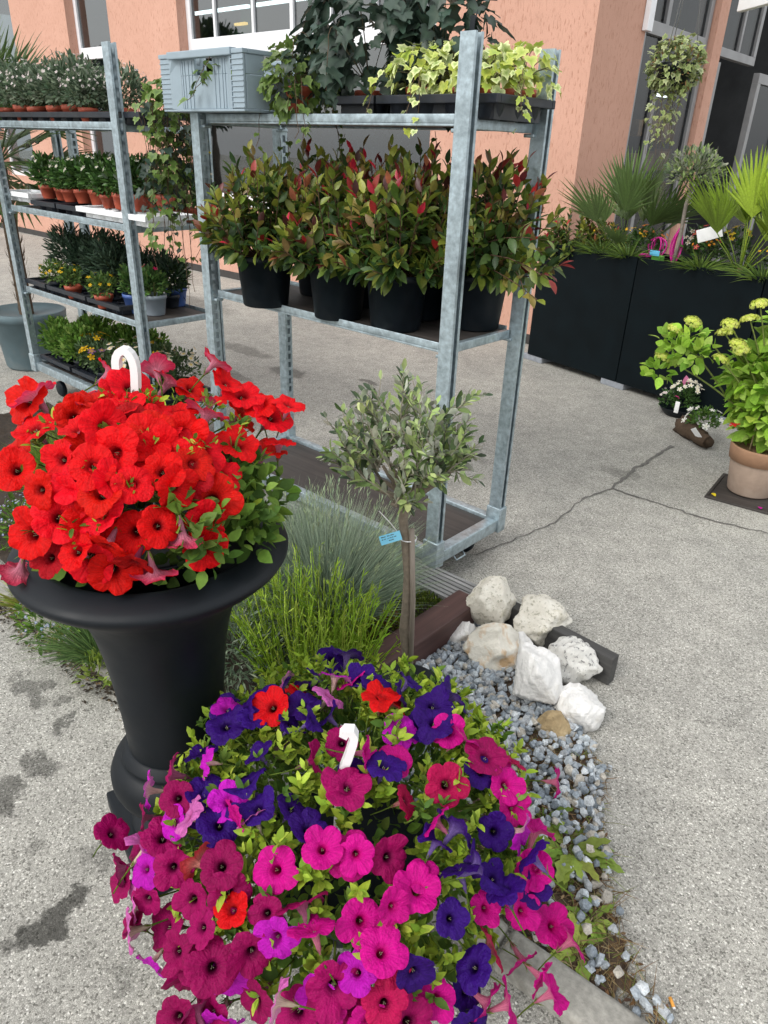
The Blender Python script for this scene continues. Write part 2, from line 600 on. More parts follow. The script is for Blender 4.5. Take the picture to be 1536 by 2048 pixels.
def asphalt_mat():
    m, nt, p, out = mat('asphalt')
    v = coords(nt)
    vor = nd(nt, 'ShaderNodeTexVoronoi', feature='F1'); vor.inputs['Scale'].default_value = 235
    nt.links.new(v, vor.inputs['Vector'])
    vor2 = nd(nt, 'ShaderNodeTexVoronoi', feature='DISTANCE_TO_EDGE'); vor2.inputs['Scale'].default_value = 235
    nt.links.new(v, vor2.inputs['Vector'])
    cell = nd(nt, 'ShaderNodeSeparateColor'); nt.links.new(vor.outputs['Color'], cell.inputs[0])
    c = ramp(nt, cell.outputs[0], [(0.0, (0.16, 0.155, 0.14)), (0.2, (0.36, 0.352, 0.325)), (0.75, (0.47, 0.46, 0.425)), (0.95, (0.60, 0.585, 0.545)), (1.0, (0.80, 0.79, 0.75))])
    gap = ramp(nt, vor2.outputs['Distance'], [(0.0, (0.35,) * 3), (0.12, (1.0,) * 3)])
    c = mix(nt, 0.65, c, gap, 'MULTIPLY')
    fine = noise(nt, v, 480, 2, 0.6)
    c = mix(nt, 1.0, c, ramp(nt, fine, [(0.3, (0.78,) * 3), (0.7, (1.2,) * 3)]), 'MULTIPLY')
    big = noise(nt, v, 1.1, 6, 0.6, 0.3)
    c = mix(nt, 1.0, c, ramp(nt, big, [(0.3, (0.78, 0.78, 0.77)), (0.7, (1.09, 1.08, 1.05))]), 'MULTIPLY')
    mid = noise(nt, v, 9, 5, 0.6)
    c = mix(nt, 1.0, c, ramp(nt, mid, [(0.34, (0.86,) * 3), (0.6, (1.04,) * 3)]), 'MULTIPLY')
    # oil and water stains that lie on the tarmac, each with a place and a ragged edge of its own
    warp = nd(nt, 'ShaderNodeTexNoise'); warp.inputs['Scale'].default_value = 9; warp.inputs['Detail'].default_value = 8; warp.inputs['Roughness'].default_value = .68
    nt.links.new(v, warp.inputs['Vector'])
    wv = nd(nt, 'ShaderNodeVectorMath', operation='MULTIPLY_ADD')
    wv.inputs[1].default_value = (0.26, 0.26, 0); nt.links.new(warp.outputs['Color'], wv.inputs[0]); nt.links.new(v, wv.inputs[2])
    total = None
    for (x, y, rx, ry, k) in [(-1.225, .285, .045, .085, .80), (-1.70, .475, .06, .05, .6), (-1.66, .36, .06, .04, .65), (-1.90, .665, .03, .03, .5), (-2.03, .60, .1, .035, .55),
                              (-1.80, .60, .025, .02, .6), (-1.42, .36, .03, .03, .35), (-1.30, .43, .05, .03, .3), (-1.0, .33, .04, .02, .2), (-1.92, .76, .10, .05, .35), (-4.25, 3.62, .18, .10, .55),
                              (-3.64, 3.9, .10, .035, .6), (-5.0, 3.8, .35, .10, .4), (-4.5, 3.25, .30, .06, .4), (-7.5, 4.6, 1.2, .25, .45), (-1.48, 3.7, .12, .06, .3), (-2.2, 3.3, .1, .05, .15)]:
        s = nd(nt, 'ShaderNodeVectorMath', operation='SUBTRACT'); s.inputs[1].default_value = (x + .13, y + .13, 0); nt.links.new(wv.outputs[0], s.inputs[0])
        d = nd(nt, 'ShaderNodeVectorMath', operation='DIVIDE'); d.inputs[1].default_value = (rx, ry, 1); nt.links.new(s.outputs[0], d.inputs[0])
        le = nd(nt, 'ShaderNodeVectorMath', operation='LENGTH'); nt.links.new(d.outputs[0], le.inputs[0])
        q = nd(nt, 'ShaderNodeMapRange', interpolation_type='SMOOTHSTEP')
        q.inputs[1].default_value = 1.25; q.inputs[2].default_value = 0.75; q.inputs[3].default_value = 0; q.inputs[4].default_value = k
        nt.links.new(le.outputs['Value'], q.inputs[0])
        if total is None:
            total = q.outputs[0]
        else:
            mx = nd(nt, 'ShaderNodeMath', operation='MAXIMUM'); nt.links.new(total, mx.inputs[0]); nt.links.new(q.outputs[0], mx.inputs[1]); total = mx.outputs[0]
    c = mix(nt, total, c, mix(nt, 1.0, c, (0.09, 0.09, 0.085), 'MULTIPLY'))
    nt.links.new(c, p.inputs['Base Color'])
    p.inputs['Roughness'].default_value = 0.85
    p.inputs['Specular IOR Level'].default_value = 0.3
    hh = mix(nt, 0.5, vor2.outputs['Distance'], fine)
    bump(nt, p, hh, 0.55, 0.004)
    return m


def stucco_mat():
    m, nt, p, out = mat('pink_stucco')
    v = coords(nt, (1, 1, 0.22))
    v2 = coords(nt, (1, 1, 1))
    n1 = noise(nt, v, 75, 3, 0.6, 0.6)
    n2 = noise(nt, v2, 180, 4, 0.6)
    n3 = noise(nt, v2, 0.9, 5, 0.6)
    base = ramp(nt, n3, [(0.25, (0.525, 0.298, 0.222)), (0.55, (0.59, 0.34, 0.258)), (0.75, (0.63, 0.375, 0.29))])
    groove = mix(nt, 1.0, ramp(nt, n1, [(0.35, (1, 1, 1)), (0.43, (0, 0, 0))]), ramp(nt, noise(nt, v2, 7, 4, .6), [(0.36, (.12,) * 3), (0.58, (1,) * 3)]), 'MULTIPLY')
    c = mix(nt, groove, base, (0.44, 0.22, 0.15))
    c = mix(nt, 1.0, c, ramp(nt, n2, [(0.3, (0.9,) * 3), (0.7, (1.06,) * 3)]), 'MULTIPLY')
    nt.links.new(c, p.inputs['Base Color'])
    p.inputs['Roughness'].default_value = 0.92
    p.inputs['Specular IOR Level'].default_value = 0.2
    h = mix(nt, 0.35, ramp(nt, n1, [(0.30, (0, 0, 0)), (0.46, (1, 1, 1))]), n2)
    bump(nt, p, h, 0.7, 0.006)
    return m


def rock_mat(name, c1, c2, stain, spot=None, lo=.56):
    m, nt, p, out = mat(name)
    v = coords(nt)
    n1 = noise(nt, v, 14, 8, 0.65)
    c = ramp(nt, n1, [(0.25, c2), (0.7, c1)])
    n2 = noise(nt, v, 11, 5, 0.6, 0.5)
    c = mix(nt, ramp(nt, n2, [(lo, (0, 0, 0)), (lo + .12, (0.8,) * 3)]), c, stain)
    n3 = noise(nt, v, 70, 4, 0.7)
    if spot:
        c = mix(nt, ramp(nt, n3, [(0.56, (0, 0, 0)), (0.62, (0.85,) * 3)]), c, spot)
    nt.links.new(c, p.inputs['Base Color'])
    p.inputs['Roughness'].default_value = 0.85
    bump(nt, p, mix(nt, 0.5, n1, n3), 0.9, 0.014)
    return m


def wood_mat(name, c1, c2, scale=6.0, rough=0.75, axis=(0.05, 1, 1), bmp=0.4):
    m, nt, p, out = mat(name)
    v = coords(nt, axis)
    n1 = noise(nt, v, scale * 8, 6, 0.65, 0.2)
    n2 = noise(nt, coords(nt), scale, 4)
    c = ramp(nt, n1, [(0.28, c1), (0.7, c2)])
    c = mix(nt, 1.0, c, ramp(nt, n2, [(0.3, (0.75,) * 3), (0.7, (1.15,) * 3)]), 'MULTIPLY')
    nt.links.new(c, p.inputs['Base Color'])
    p.inputs['Roughness'].default_value = rough
    bump(nt, p, n1, bmp, 0.003)
    return m


MT = dict(
    asphalt=asphalt_mat(), stucco=stucco_mat(),
    zinc=simple('galvanised_steel', (0.38, 0.46, 0.50), 0.40, 0.6, 0.34, 45, dirt=(0.19, 0.23, 0.25), bmp=0.05),
    ply=wood_mat('brown_plywood', (0.022, 0.019, 0.0175), (0.062, 0.053, 0.048), 4, 0.6),
    rust=simple('rusty_edge', (0.16, 0.06, 0.03), 0.9, 0.0, 0.4, 60),
    black=simple('black_plastic', (0.005, 0.0085, 0.0125), 0.45, 0, 0.3, 25, dirt=(0.014, 0.016, 0.018), spec=0.25),
    tray=simple('black_tray_plastic', (0.014, 0.018, 0.026), 0.42, 0, 0.3, 40, dirt=(0.035, 0.034, 0.034), spec=0.35),
    urn=simple('charcoal_urn', (0.0045, 0.0068, 0.0098), 0.52, 0, 0.18, 14, bmp=0.06, spec=0.26, dirt=(0.0085, 0.0110, 0.0145)),
    planter=simple('charcoal_planter', (0.002, 0.0052, 0.007), 0.6, 0, 0.35, 5, dirt=(0.004, 0.0075, 0.0095), spec=0.13),
    terra=simple('terracotta_plastic', (0.42, 0.085, 0.045), 0.5, 0, 0.15, 30),
    white=simple('white_plastic', (0.80, 0.80, 0.80), 0.35, 0, 0.05, 20),
    whiteframe=simple('white_window_frame', (0.76, 0.77, 0.80), 0.35, 0, 0.05, 8),
    foam=simple('white_foam', (0.78, 0.80, 0.82), 0.7, 0, 0.05, 60, bmp=0.1),
    grey=simple('grey_crate_plastic', (0.27, 0.34, 0.39), 0.5, 0, 0.06, 12),
    greypot=simple('grey_pot_plastic', (0.23, 0.27, 0.31), 0.5, 0, 0.1, 20),
    palmpot=simple('slate_pot_plastic', (0.10, 0.15, 0.17), 0.6, 0, 0.12, 12, dirt=(0.17, 0.19, 0.19)),
    blue=simple('blue_pot_plastic', (0.055, 0.11, 0.32), 0.45, 0, 0.12, 20),
    beige=simple('beige_clay', (0.36, 0.27, 0.21), 0.8, 0, 0.12, 25, dirt=(0.42, 0.34, 0.28), bmp=0.15),
    beigerim=simple('brown_clay', (0.30, 0.17, 0.10), 0.8, 0, 0.12, 25, bmp=0.15),
    alu=simple('grey_aluminium_frame', (0.25, 0.25, 0.255), 0.45, 0.3, 0.08, 12),
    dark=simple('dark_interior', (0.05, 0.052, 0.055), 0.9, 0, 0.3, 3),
    concrete=simple('kerb_concrete', (0.30, 0.29, 0.26), 0.9, 0, 0.3, 55, dirt=(0.13, 0.12, 0.10), bmp=0.5),
    greyblock=simple('paver_block', (0.25, 0.27, 0.30), 0.9, 0, 0.2, 30, bmp=0.3),
    soil=simple('garden_soil', (0.035, 0.024, 0.016), 0.95, 0, 0.5, 60, bmp=0.9),
    dirt=simple('dry_dirt', (0.11, 0.075, 0.05), 0.95, 0, 0.5, 70, bmp=0.9, dirt=(0.045, 0.032, 0.022)),
    darkwood=wood_mat('dark_weathered_timber', (0.03, 0.03, 0.03), (0.085, 0.083, 0.08), 5),
    deckwood=wood_mat('weathered_board', (0.12, 0.12, 0.122), (0.30, 0.30, 0.30), 5),
    wpc=wood_mat('brown_composite', (0.045, 0.020, 0.018), (0.11, 0.055, 0.048), 4, 0.6, (1, 0.05, 1), 0.2),
    bark=attr_mat('bark', 0.85, 0.5, 60),
    stake=wood_mat('grey_cane', (0.17, 0.14, 0.11), (0.28, 0.24, 0.20), 8, 0.6, (1, 1, 0.05)),
    gravel=attr_mat('gravel_stone', 0.75, 0.5, 150, 0.35),
    debris=attr_mat('debris', 0.9, 0.2, 80),
    leaf=leafy('leaf'), leaf_matt=leafy('leaf_matt', 0.65, 0.30, 0.25),
    leaf2=leafy('leaf_two_sided', 0.5, 0.2, 0.4, True),
    petal=petal_mat(),
    glass=glass_mat('window_glass', 0.13, (0.42, 0.48, 0.5)), glass_dark=glass_mat('shop_glass', 0.04, (0.5, 0.53, 0.55), .16),
    tube=emit_mat('lit_tube', (1.0, 0.98, 0.92), 5.0), amber=emit_mat('lit_amber', (1.0, 0.55, 0.12), 2.5),
    green=simple('green_board', (0.01, 0.10, 0.07), 0.5), room=simple('room_wall', (0.30, 0.33, 0.35), 0.9),
    tagblue=simple('pale_blue_tag', (0.18, 0.55, 0.75), 0.5, 0, 0.04), ink=simple('black_ink', (0.02, 0.02, 0.025), 0.6, 0, 0.05),
    orange=simple('orange_filter', (0.80, 0.36, 0.06), 0.7, 0, 0.1, 200), rockw=rock_mat('white_limestone', (0.86, 0.85, 0.83), (0.66, 0.65, 0.63), (0.74, 0.72, 0.67)),
    rocky=rock_mat('cream_limestone', (0.82, 0.79, 0.71), (0.62, 0.58, 0.49), (0.50, 0.46, 0.33), (0.36, 0.34, 0.26)),
    rocko=rock_mat('rust_limestone', (0.83, 0.80, 0.72), (0.66, 0.62, 0.53), (0.56, 0.33, 0.13), lo=.49),
    rocks=rock_mat('speckled_limestone', (0.74, 0.73, 0.69), (0.50, 0.49, 0.46), (0.52, 0.51, 0.46), (0.12, 0.12, 0.12)),
    rockt=rock_mat('tan_stone', (0.45, 0.34, 0.19), (0.28, 0.20, 0.10), (0.55, 0.45, 0.28)),
    magenta=simple('magenta_plastic', (0.65, 0.02, 0.30), 0.4), tgreen=simple('green_card', (0.12, 0.38, 0.05), 0.5), tblue=simple('blue_card', (0.10, 0.40, 0.60), 0.5),
    warm=simple('cardboard_goods', (0.45, 0.25, 0.10), 0.8, 0, 0.4, 6), crack=simple('crack_dirt', (0.13, 0.125, 0.115), 0.95, 0, 0.3, 80),
)

# ------------------------------------------------------------------ ground
mb = MB(); mb.add([(-90, -60, 0), (60, -60, 0), (60, 60, 0), (-90, 60, 0)], [(0, 1, 2, 3)])
ground = struct(mb.build('asphalt_ground', MT['asphalt']))


def strip(pts, widths, z):
    pts = np.array(pts, float)[:, :2]
    q = [pts[0]]; w = [widths[0]]
    for i in range(len(pts) - 1):
        for t in np.linspace(0, 1, 9)[1:]:
            q.append(pts[i] * (1 - t) + pts[i + 1] * t + rng.normal(0, 0.006, 2) * (t < 1))
            w.append((widths[i] * (1 - t) + widths[i + 1] * t) * rng.uniform(0.55, 1.4))
    q = np.array(q); t = np.gradient(q, axis=0); t /= np.linalg.norm(t, axis=1)[:, None]
    nrm2 = np.c_[-t[:, 1], t[:, 0]]
    L = q + nrm2 * np.array(w)[:, None] / 2; R = q - nrm2 * np.array(w)[:, None] / 2
    V = np.concatenate([np.c_[L, np.full(len(q), z)], np.c_[R, np.full(len(q), z)]]); n = len(q)
    return V, [(i, n + i, n + i + 1, i + 1) for i in range(n - 1)]


for pts, w in ([[(950, 1112), (1050, 1072), (1110, 1047), (1165, 998), (1225, 978)], [.006, .006, .008, .006, .014]],
               [[(1225, 978), (1262, 945), (1300, 920), (1345, 893)], [.016, .026, .018, .024]],
               [[(1225, 978), (1300, 1003), (1400, 1035), (1536, 1068)], [.012, .010, .010, .008]]):
    v, f = strip([at(*p) for p in pts], w, 0.004)
    MB().add(v, f).build('crack', MT['crack'], ground)

# kerb along the front of the bed: three concrete lengths, slightly sunk
kerb = thing('kerb', 'weathered concrete kerb along the front of the flower bed', 'kerb', (-2.24, 0.772, 0), math.atan2(.139, 1.99))
for a, b in ((-2.6, -1.21), (-1.2, -0.21), (-0.20, 0.80), (0.81, 1.81), (1.82, 2.20)):
    m_ = MB(); box(m_, (a, 0.0, -0.05), (b, 0.095, 0.034), 0.012); m_.build('kerb_stone', MT['concrete'], kerb)


def patch(name, poly, z, mt, amp=0.012, step=0.035, lift=None):
    """uneven ground sheet over a polygon"""
    poly = np.array(poly, float)
    lo, hi = poly.min(0), poly.max(0)
    nx, ny = int((hi[0] - lo[0]) / step) + 2, int((hi[1] - lo[1]) / step) + 2
    X, Y = np.meshgrid(lo[0] + np.arange(nx) * step, lo[1] + np.arange(ny) * step, indexing='ij')
    X = X + rng.normal(0, step * .12, X.shape); Y = Y + rng.normal(0, step * .12, X.shape)
    Z = z + rng.normal(0, amp * 0.5, X.shape) + amp * np.sin(X * 9 + 1) * np.cos(Y * 11)
    ins = inside(np.c_[X.ravel(), Y.ravel()], poly).reshape(X.shape)
    f = []
    for i in range(nx - 1):
        for j in range(ny - 1):
            if ins[i, j] and ins[i + 1, j] and ins[i + 1, j + 1] and ins[i, j + 1]:
                f.append((i * ny + j, (i + 1) * ny + j, (i + 1) * ny + j + 1, i * ny + j + 1))
    m_ = MB(); m_.add(np.c_[X.ravel(), Y.ravel(), Z.ravel()], f)
    return struct(m_.build(name, mt))


def inside(p, poly):
    r = np.zeros(len(p), bool); j = len(poly) - 1
    for i in range(len(poly)):
        a, b = poly[i], poly[j]
        c = (a[1] > p[:, 1]) != (b[1] > p[:, 1])
        with np.errstate(divide='ignore', invalid='ignore'):
            xx = (b[0] - a[0]) * (p[:, 1] - a[1]) / (b[1] - a[1]) + a[0]
        r ^= c & (p[:, 0] < xx); j = i
    return r


def kerb_y(x):
    return 0.772 + (x + 2.24) * 0.0698 + 0.10


BED = [(-4.6, kerb_y(-4.6)), (-1.24, kerb_y(-1.24)), (-1.24, 1.90), (-4.6, 1.90)]
GRAV = [(-1.22, kerb_y(-1.2)), (-1.22, 1.92), (-0.92, 1.92), (-0.60, 1.66), (-0.50, 1.58), (-0.44, 1.45), (-0.30, 1.23), (-0.17, 1.10), (-0.03, 1.02), (0.05, .95), (-0.03, kerb_y(-0.05))]
patch('soil_bed', BED, 0.055, MT['soil'])
patch('dirt_strip', GRAV, 0.013, MT['dirt'], 0.006)

# gravel: thousands of grey chips nobody could count
ico = bmesh.new(); bmesh.ops.create_icosphere(ico, subdivisions=1, radius=1.0)
IV = np.array([v.co[:] for v in ico.verts]); IF = [tuple(v.index for v in q.verts) for q in ico.faces]; ico.free()
ST = []
for k in range(5):
    v = IV.copy()
    for q in range(7):
        n_ = nrm(rng.normal(size=3)); d_ = rng.uniform(0.45, 0.8)
        e = np.maximum(0, v @ n_ - d_); v = v - e[:, None] * n_
    ST.append((v, IF, np.zeros(len(v))))
GPAL = [(0.34, 0.38, 0.42), (0.43, 0.47, 0.50), (0.28, 0.32, 0.36), (0.52, 0.55, 0.57), (0.20, 0.23, 0.26), (0.38, 0.40, 0.42)]


def stones(mb, P, size, pal):
    for k in range(5):
        s = P[k::5]
        n = len(s)
        if not n:
            continue
        A = nrm(rng.normal(size=(n, 3)))
        R = frames(A, nrm(rng.normal(size=(n, 3))))
        sc = rng.uniform(size[0], size[1], n)[:, None] * rng.uniform(0.65, 1.25, (n, 3))
        cc_ = np.array(pal)[rng.integers(0, len(pal), n)] * rng.uniform(.75, 1.2, (n, 1))
        inst(mb, ST[k], R, s, sc, cc_)


poly = np.array(GRAV)
P = np.c_[rng.uniform(-1.22, 0.05, 9000), rng.uniform(.8, 1.95, 9000)]
P = P[inside(P, poly)]
dens = np.clip((P[:, 1] - 1.22) / 0.12, 0.22, 1) * np.where((P[:, 0] > -0.75) & (P[:, 1] < 1.62), 0.62, 1.0)
dens[(P[:, 0] < -0.75)] = 1
P = P[rng.uniform(size=len(P)) < dens]
P = np.c_[P, 0.020 + rng.uniform(0, 0.022, len(P))]
g = MB(); stones(g, P[:2900], (0.0105, 0.0185), GPAL + [(.42, .39, .34)]); stones(g, P[2900:4600] - [0, 0, .006], (0.005, 0.010), GPAL + [(.30, .27, .22)])
o = g.build('gravel', MT['gravel'], smooth=False, kind='stuff')
tag(o, 'blue-grey crushed gravel heaped between rocks and flower bed', 'gravel')

# ------------------------------------------------------------------ building
WX0, WX1, WY, WH, T = -22.0, -3.25, 5.95, 4.6, 0.22
bld = thing('garden_centre_building', 'salmon pink stucco shop building with white windows behind the trolleys', 'building', (-10, 5.95, 0))
BO = np.array([-10, 5.95, 0])


def bpart(name, mt, boxes, parent=bld, bev=0.004, smooth=False):
    m_ = MB()
    for lo, hi in boxes:
        box(m_, np.array(lo) - BO, np.array(hi) - BO, bev)
    return m_.build(name, mt, parent, smooth)


OPEN = [(-14.6, -13.3, 0.95, 4.0), (-11.56, -10.42, 0.95, 4.0), (-8.83, -4.83, 0.93, 4.0)]
xs = [WX0] + [v for o_ in OPEN for v in o_[:2]] + [WX1]
bx = []
for i in range(0, len(xs), 2):
    bx.append(((xs[i], WY, 0.0), (xs[i + 1], WY + T, WH)))
for a, b, z0, z1 in OPEN:
    bx.append(((a, WY, 0.0), (b, WY + T, z0))); bx.append(((a, WY, z1), (b, WY + T, WH)))
bpart('front_wall', MT['stucco'], bx, bev=0)
SX = WX1
bpart('side_wall', MT['stucco'], [((SX - T, WY + T, 0), (SX, 6.80, WH)), ((SX - T, 8.34, 0), (SX, 8.56, WH))], bev=0)
bpart('wall_base', simple('dark_plinth', (0.045, 0.042, 0.04), 0.9), [((WX0, WY - 0.012, 0), (WX1 - 0.2, WY - 0.001, 0.09))])
bpart('roof_slab', MT['room'], [((WX0, WY + T, WH - 0.3), (WX1 - T, 16, WH - 0.1))])
bpart('inner_wall', MT['room'], [((WX0, 11.0, 0), (-9.0, 11.2, 4.3)), ((-9.2, 8.6, 0), (-9.0, 11.0, 4.3))])
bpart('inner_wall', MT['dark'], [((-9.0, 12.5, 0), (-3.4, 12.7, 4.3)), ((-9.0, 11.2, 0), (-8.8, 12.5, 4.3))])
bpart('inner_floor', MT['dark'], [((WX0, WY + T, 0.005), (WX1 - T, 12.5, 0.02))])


def window(a, b, z0, z1, y, bars_x, transoms, fw=0.07, mt='whiteframe', glass='glass', axis='x', upper_only=None):
    """frame with mullions; each pane a piece of glass of its own. axis 'x': in the front wall, 'y': in the side wall"""
    def T3(u0, u1, zz0, zz1, d0, d1):
        if axis == 'x':
            return ((u0, y + d0, zz0), (u1, y + d1, zz1))
        return ((y - d1, u0, zz0), (y - d0, u1, zz1))
    fr = bpart('window', MT[mt], [T3(a, b, z0, z0 + fw, 0, .07), T3(a, b, z1 - fw, z1, 0, .07), T3(a, a + fw, z0 + fw, z1 - fw, 0, .07), T3(b - fw, b, z0 + fw, z1 - fw, 0, .07)])
    zs = [z0 + fw]
    for (t0, t1) in transoms:
        bpart('transom', MT[mt], [T3(a + fw, b - fw, t0, t1, -.012, .06)], fr)
        zs += [t0, t1]
    zs.append(z1 - fw)
    for i in range(0, len(zs), 2):
        us = [a + fw]
        if upper_only is None or i // 2 in upper_only:
            for u, w in bars_x:
                bpart('mullion', MT[mt], [T3(u - w / 2, u + w / 2, zs[i], zs[i + 1], .0, .05)], fr)
                us += [u - w / 2, u + w / 2]
        us.append(b - fw)
        for k in range(0, len(us), 2):
            bpart('pane', MT[glass], [T3(us[k], us[k + 1], zs[i], zs[i + 1], .028, .036)], fr, 0)
    return fr


window(-14.6, -13.3, .95, 4.0, WY + .13, [], [(2.45, 2.6)])
window(-11.56, -10.42, .95, 4.0, WY + .13, [], [(2.59, 2.73)])
window(-8.83, -4.83, .93, 4.0, WY + .13, [(-8.28, .035), (-7.57, .035), (-6.92, .05), (-6.33, .035), (-5.7, .035)], [(2.50, 2.70)], .085, upper_only=(1,))
bpart('window_sill', MT['whiteframe'], [((-8.83, WY - .03, .905), (-4.83, WY + .125, .928))])
window(6.85, 8.30, .06, 4.4, SX - .05, [(7.32, .07)], [(2.56, 2.66)], .08, 'alu', 'glass_dark', 'y', upper_only=(0, 1))
window(8.60, 9.75, 2.56, 4.4, SX - .05, [(9.2, .05)], [], .08, 'alu', 'glass_dark', 'y')
dr = window(9.80, 10.9, .05, 2.5, SX + .02, [], [], .10, 'alu', 'glass_dark', 'y')
bpart('shutter_rail', MT['whiteframe'], [((SX + .003, 6.72, 2.55), (SX + .05, 6.82, 4.5))])
bpart('shutter_rail', MT['alu'], [((SX - .12, 8.60, .05), (SX - .02, 8.68, 2.5))])
lamp = None
for a, b in ((-12.2, -10.65), (-10.5, -9.3)):
    bpart('ceiling_tube_lamp', MT['tube'], [((a, 8.45, 3.47), (b, 8.52, 3.51))])
bpart('ceiling_tube_lamp', MT['tube'], [((-4.22, 9.30, 2.26), (-4.18, 9.62, 2.285))])
bpart('ceiling_tube_lamp', MT['tube'], [((-4.22, 10.25, 2.28), (-4.18, 10.5, 2.305))])
bpart('notice_board', MT['green'], [((-11.75, 9.0, 2.9), (-11.2, 9.04, 3.3)), ((-11.52, 9.0, 3.302), (-11.24, 9.04, 3.6))])
bpart('amber_lamp', MT['amber'], [((-11.58, 8.9, 3.34), (-11.28, 8.97, 3.38))], bev=.015)
for x, z in ((-4.4, 1.45), (-4.4, 1.80), (-4.4, 1.05)):
    bpart('goods_shelf', MT['warm'], [((x - .12, 9.2 + j * .36, z + rng.uniform(0, .04)), (x + .12, 9.2 + j * .36 + rng.uniform(.2, .33), z + rng.uniform(.2, .3))) for j in range(5)])
for k, (x, s_) in enumerate(((-8.2, .30), (-7.4, .36), (-6.6, .28), (-6.0, .38), (-5.3, .30))):
    t = thing('indoor_plant', 'leafy plant behind the big window glass, %s from the left' % ('first', 'second', 'third', 'fourth', 'fifth')[k], 'plant', (x, 6.75, .95), 0, 'plants behind the window')
    m_ = MB(); bush(m_, 260, (0, 0, s_ * 1.1), (s_, s_ * .8, s_ * 1.2), LEAF, (.12, .2), [(.05, .09, .03), (.08, .13, .05), (.30, .33, .28)], zlo=-.6); m_.build('foliage', MT['leaf'], t, kind='stuff')
    m_ = MB(); lathe(m_, [(0, 0), (.12, 0), (.16, .24), (.15, .24), (0, .22)], 24); m_.build('pot', MT['white'], t)
bpart('window_shelf', MT['room'], [((-8.7, 6.4, .90), (-5.0, 7.1, .945))])
sign = MB(); box(sign, (-.02, -.25, 0), (.02, .25, .4), .004)
pw = EYE + ray(1533, 10) * 5.3
o = sign.build('hanging_board', MT['white']); o.location = pw; o.rotation_euler = (0, 0, .9)
tag(o, 'blank white board hanging at the top right by the shop entrance', 'board')

# ------------------------------------------------------------------ plant trolleys
def post_mesh(h, flip):
    """steel channel: a web punched with oblong slots and two flanges"""
    m_ = MB(); s = flip
    fx, wy, t = 0.055, 0.036, 0.003
    def bb(lo, hi):
        lo, hi = np.array(lo), np.array(hi)
        if s < 0:
            lo[0], hi[0] = -hi[0], -lo[0]
        box(m_, lo, hi, 0)
    # web at x = 0, flanges run outward to -x
    zs = np.arange(0.25, h - 0.02, 0.044)
    bb((-t, -wy / 2, 0), (0, -wy * .24, h)); bb((-t, wy * .24, 0), (0, wy / 2, h))
    zprev = 0
    for z in zs:
        bb((-t + .0005, -wy * .24, zprev), (-.0005, wy * .24, z)); zprev = z + 0.029
    bb((-t + .0005, -wy * .24, zprev), (-.0005, wy * .24, h))
    for y in (-1, 1):
        y0, y1 = sorted((y * wy / 2, y * (wy / 2 + t)))
        bb((-fx, y0, 0), (0, y1, h))
        y0, y1 = sorted((y * wy / 2, y * wy * .26))
        bb((-fx, y0, 0), (-fx + t, y1, h))
    return m_.mesh('post', MT['zinc'], False)


POST_R, POST_L = post_mesh(1.74, -1), post_mesh(1.74, 1)


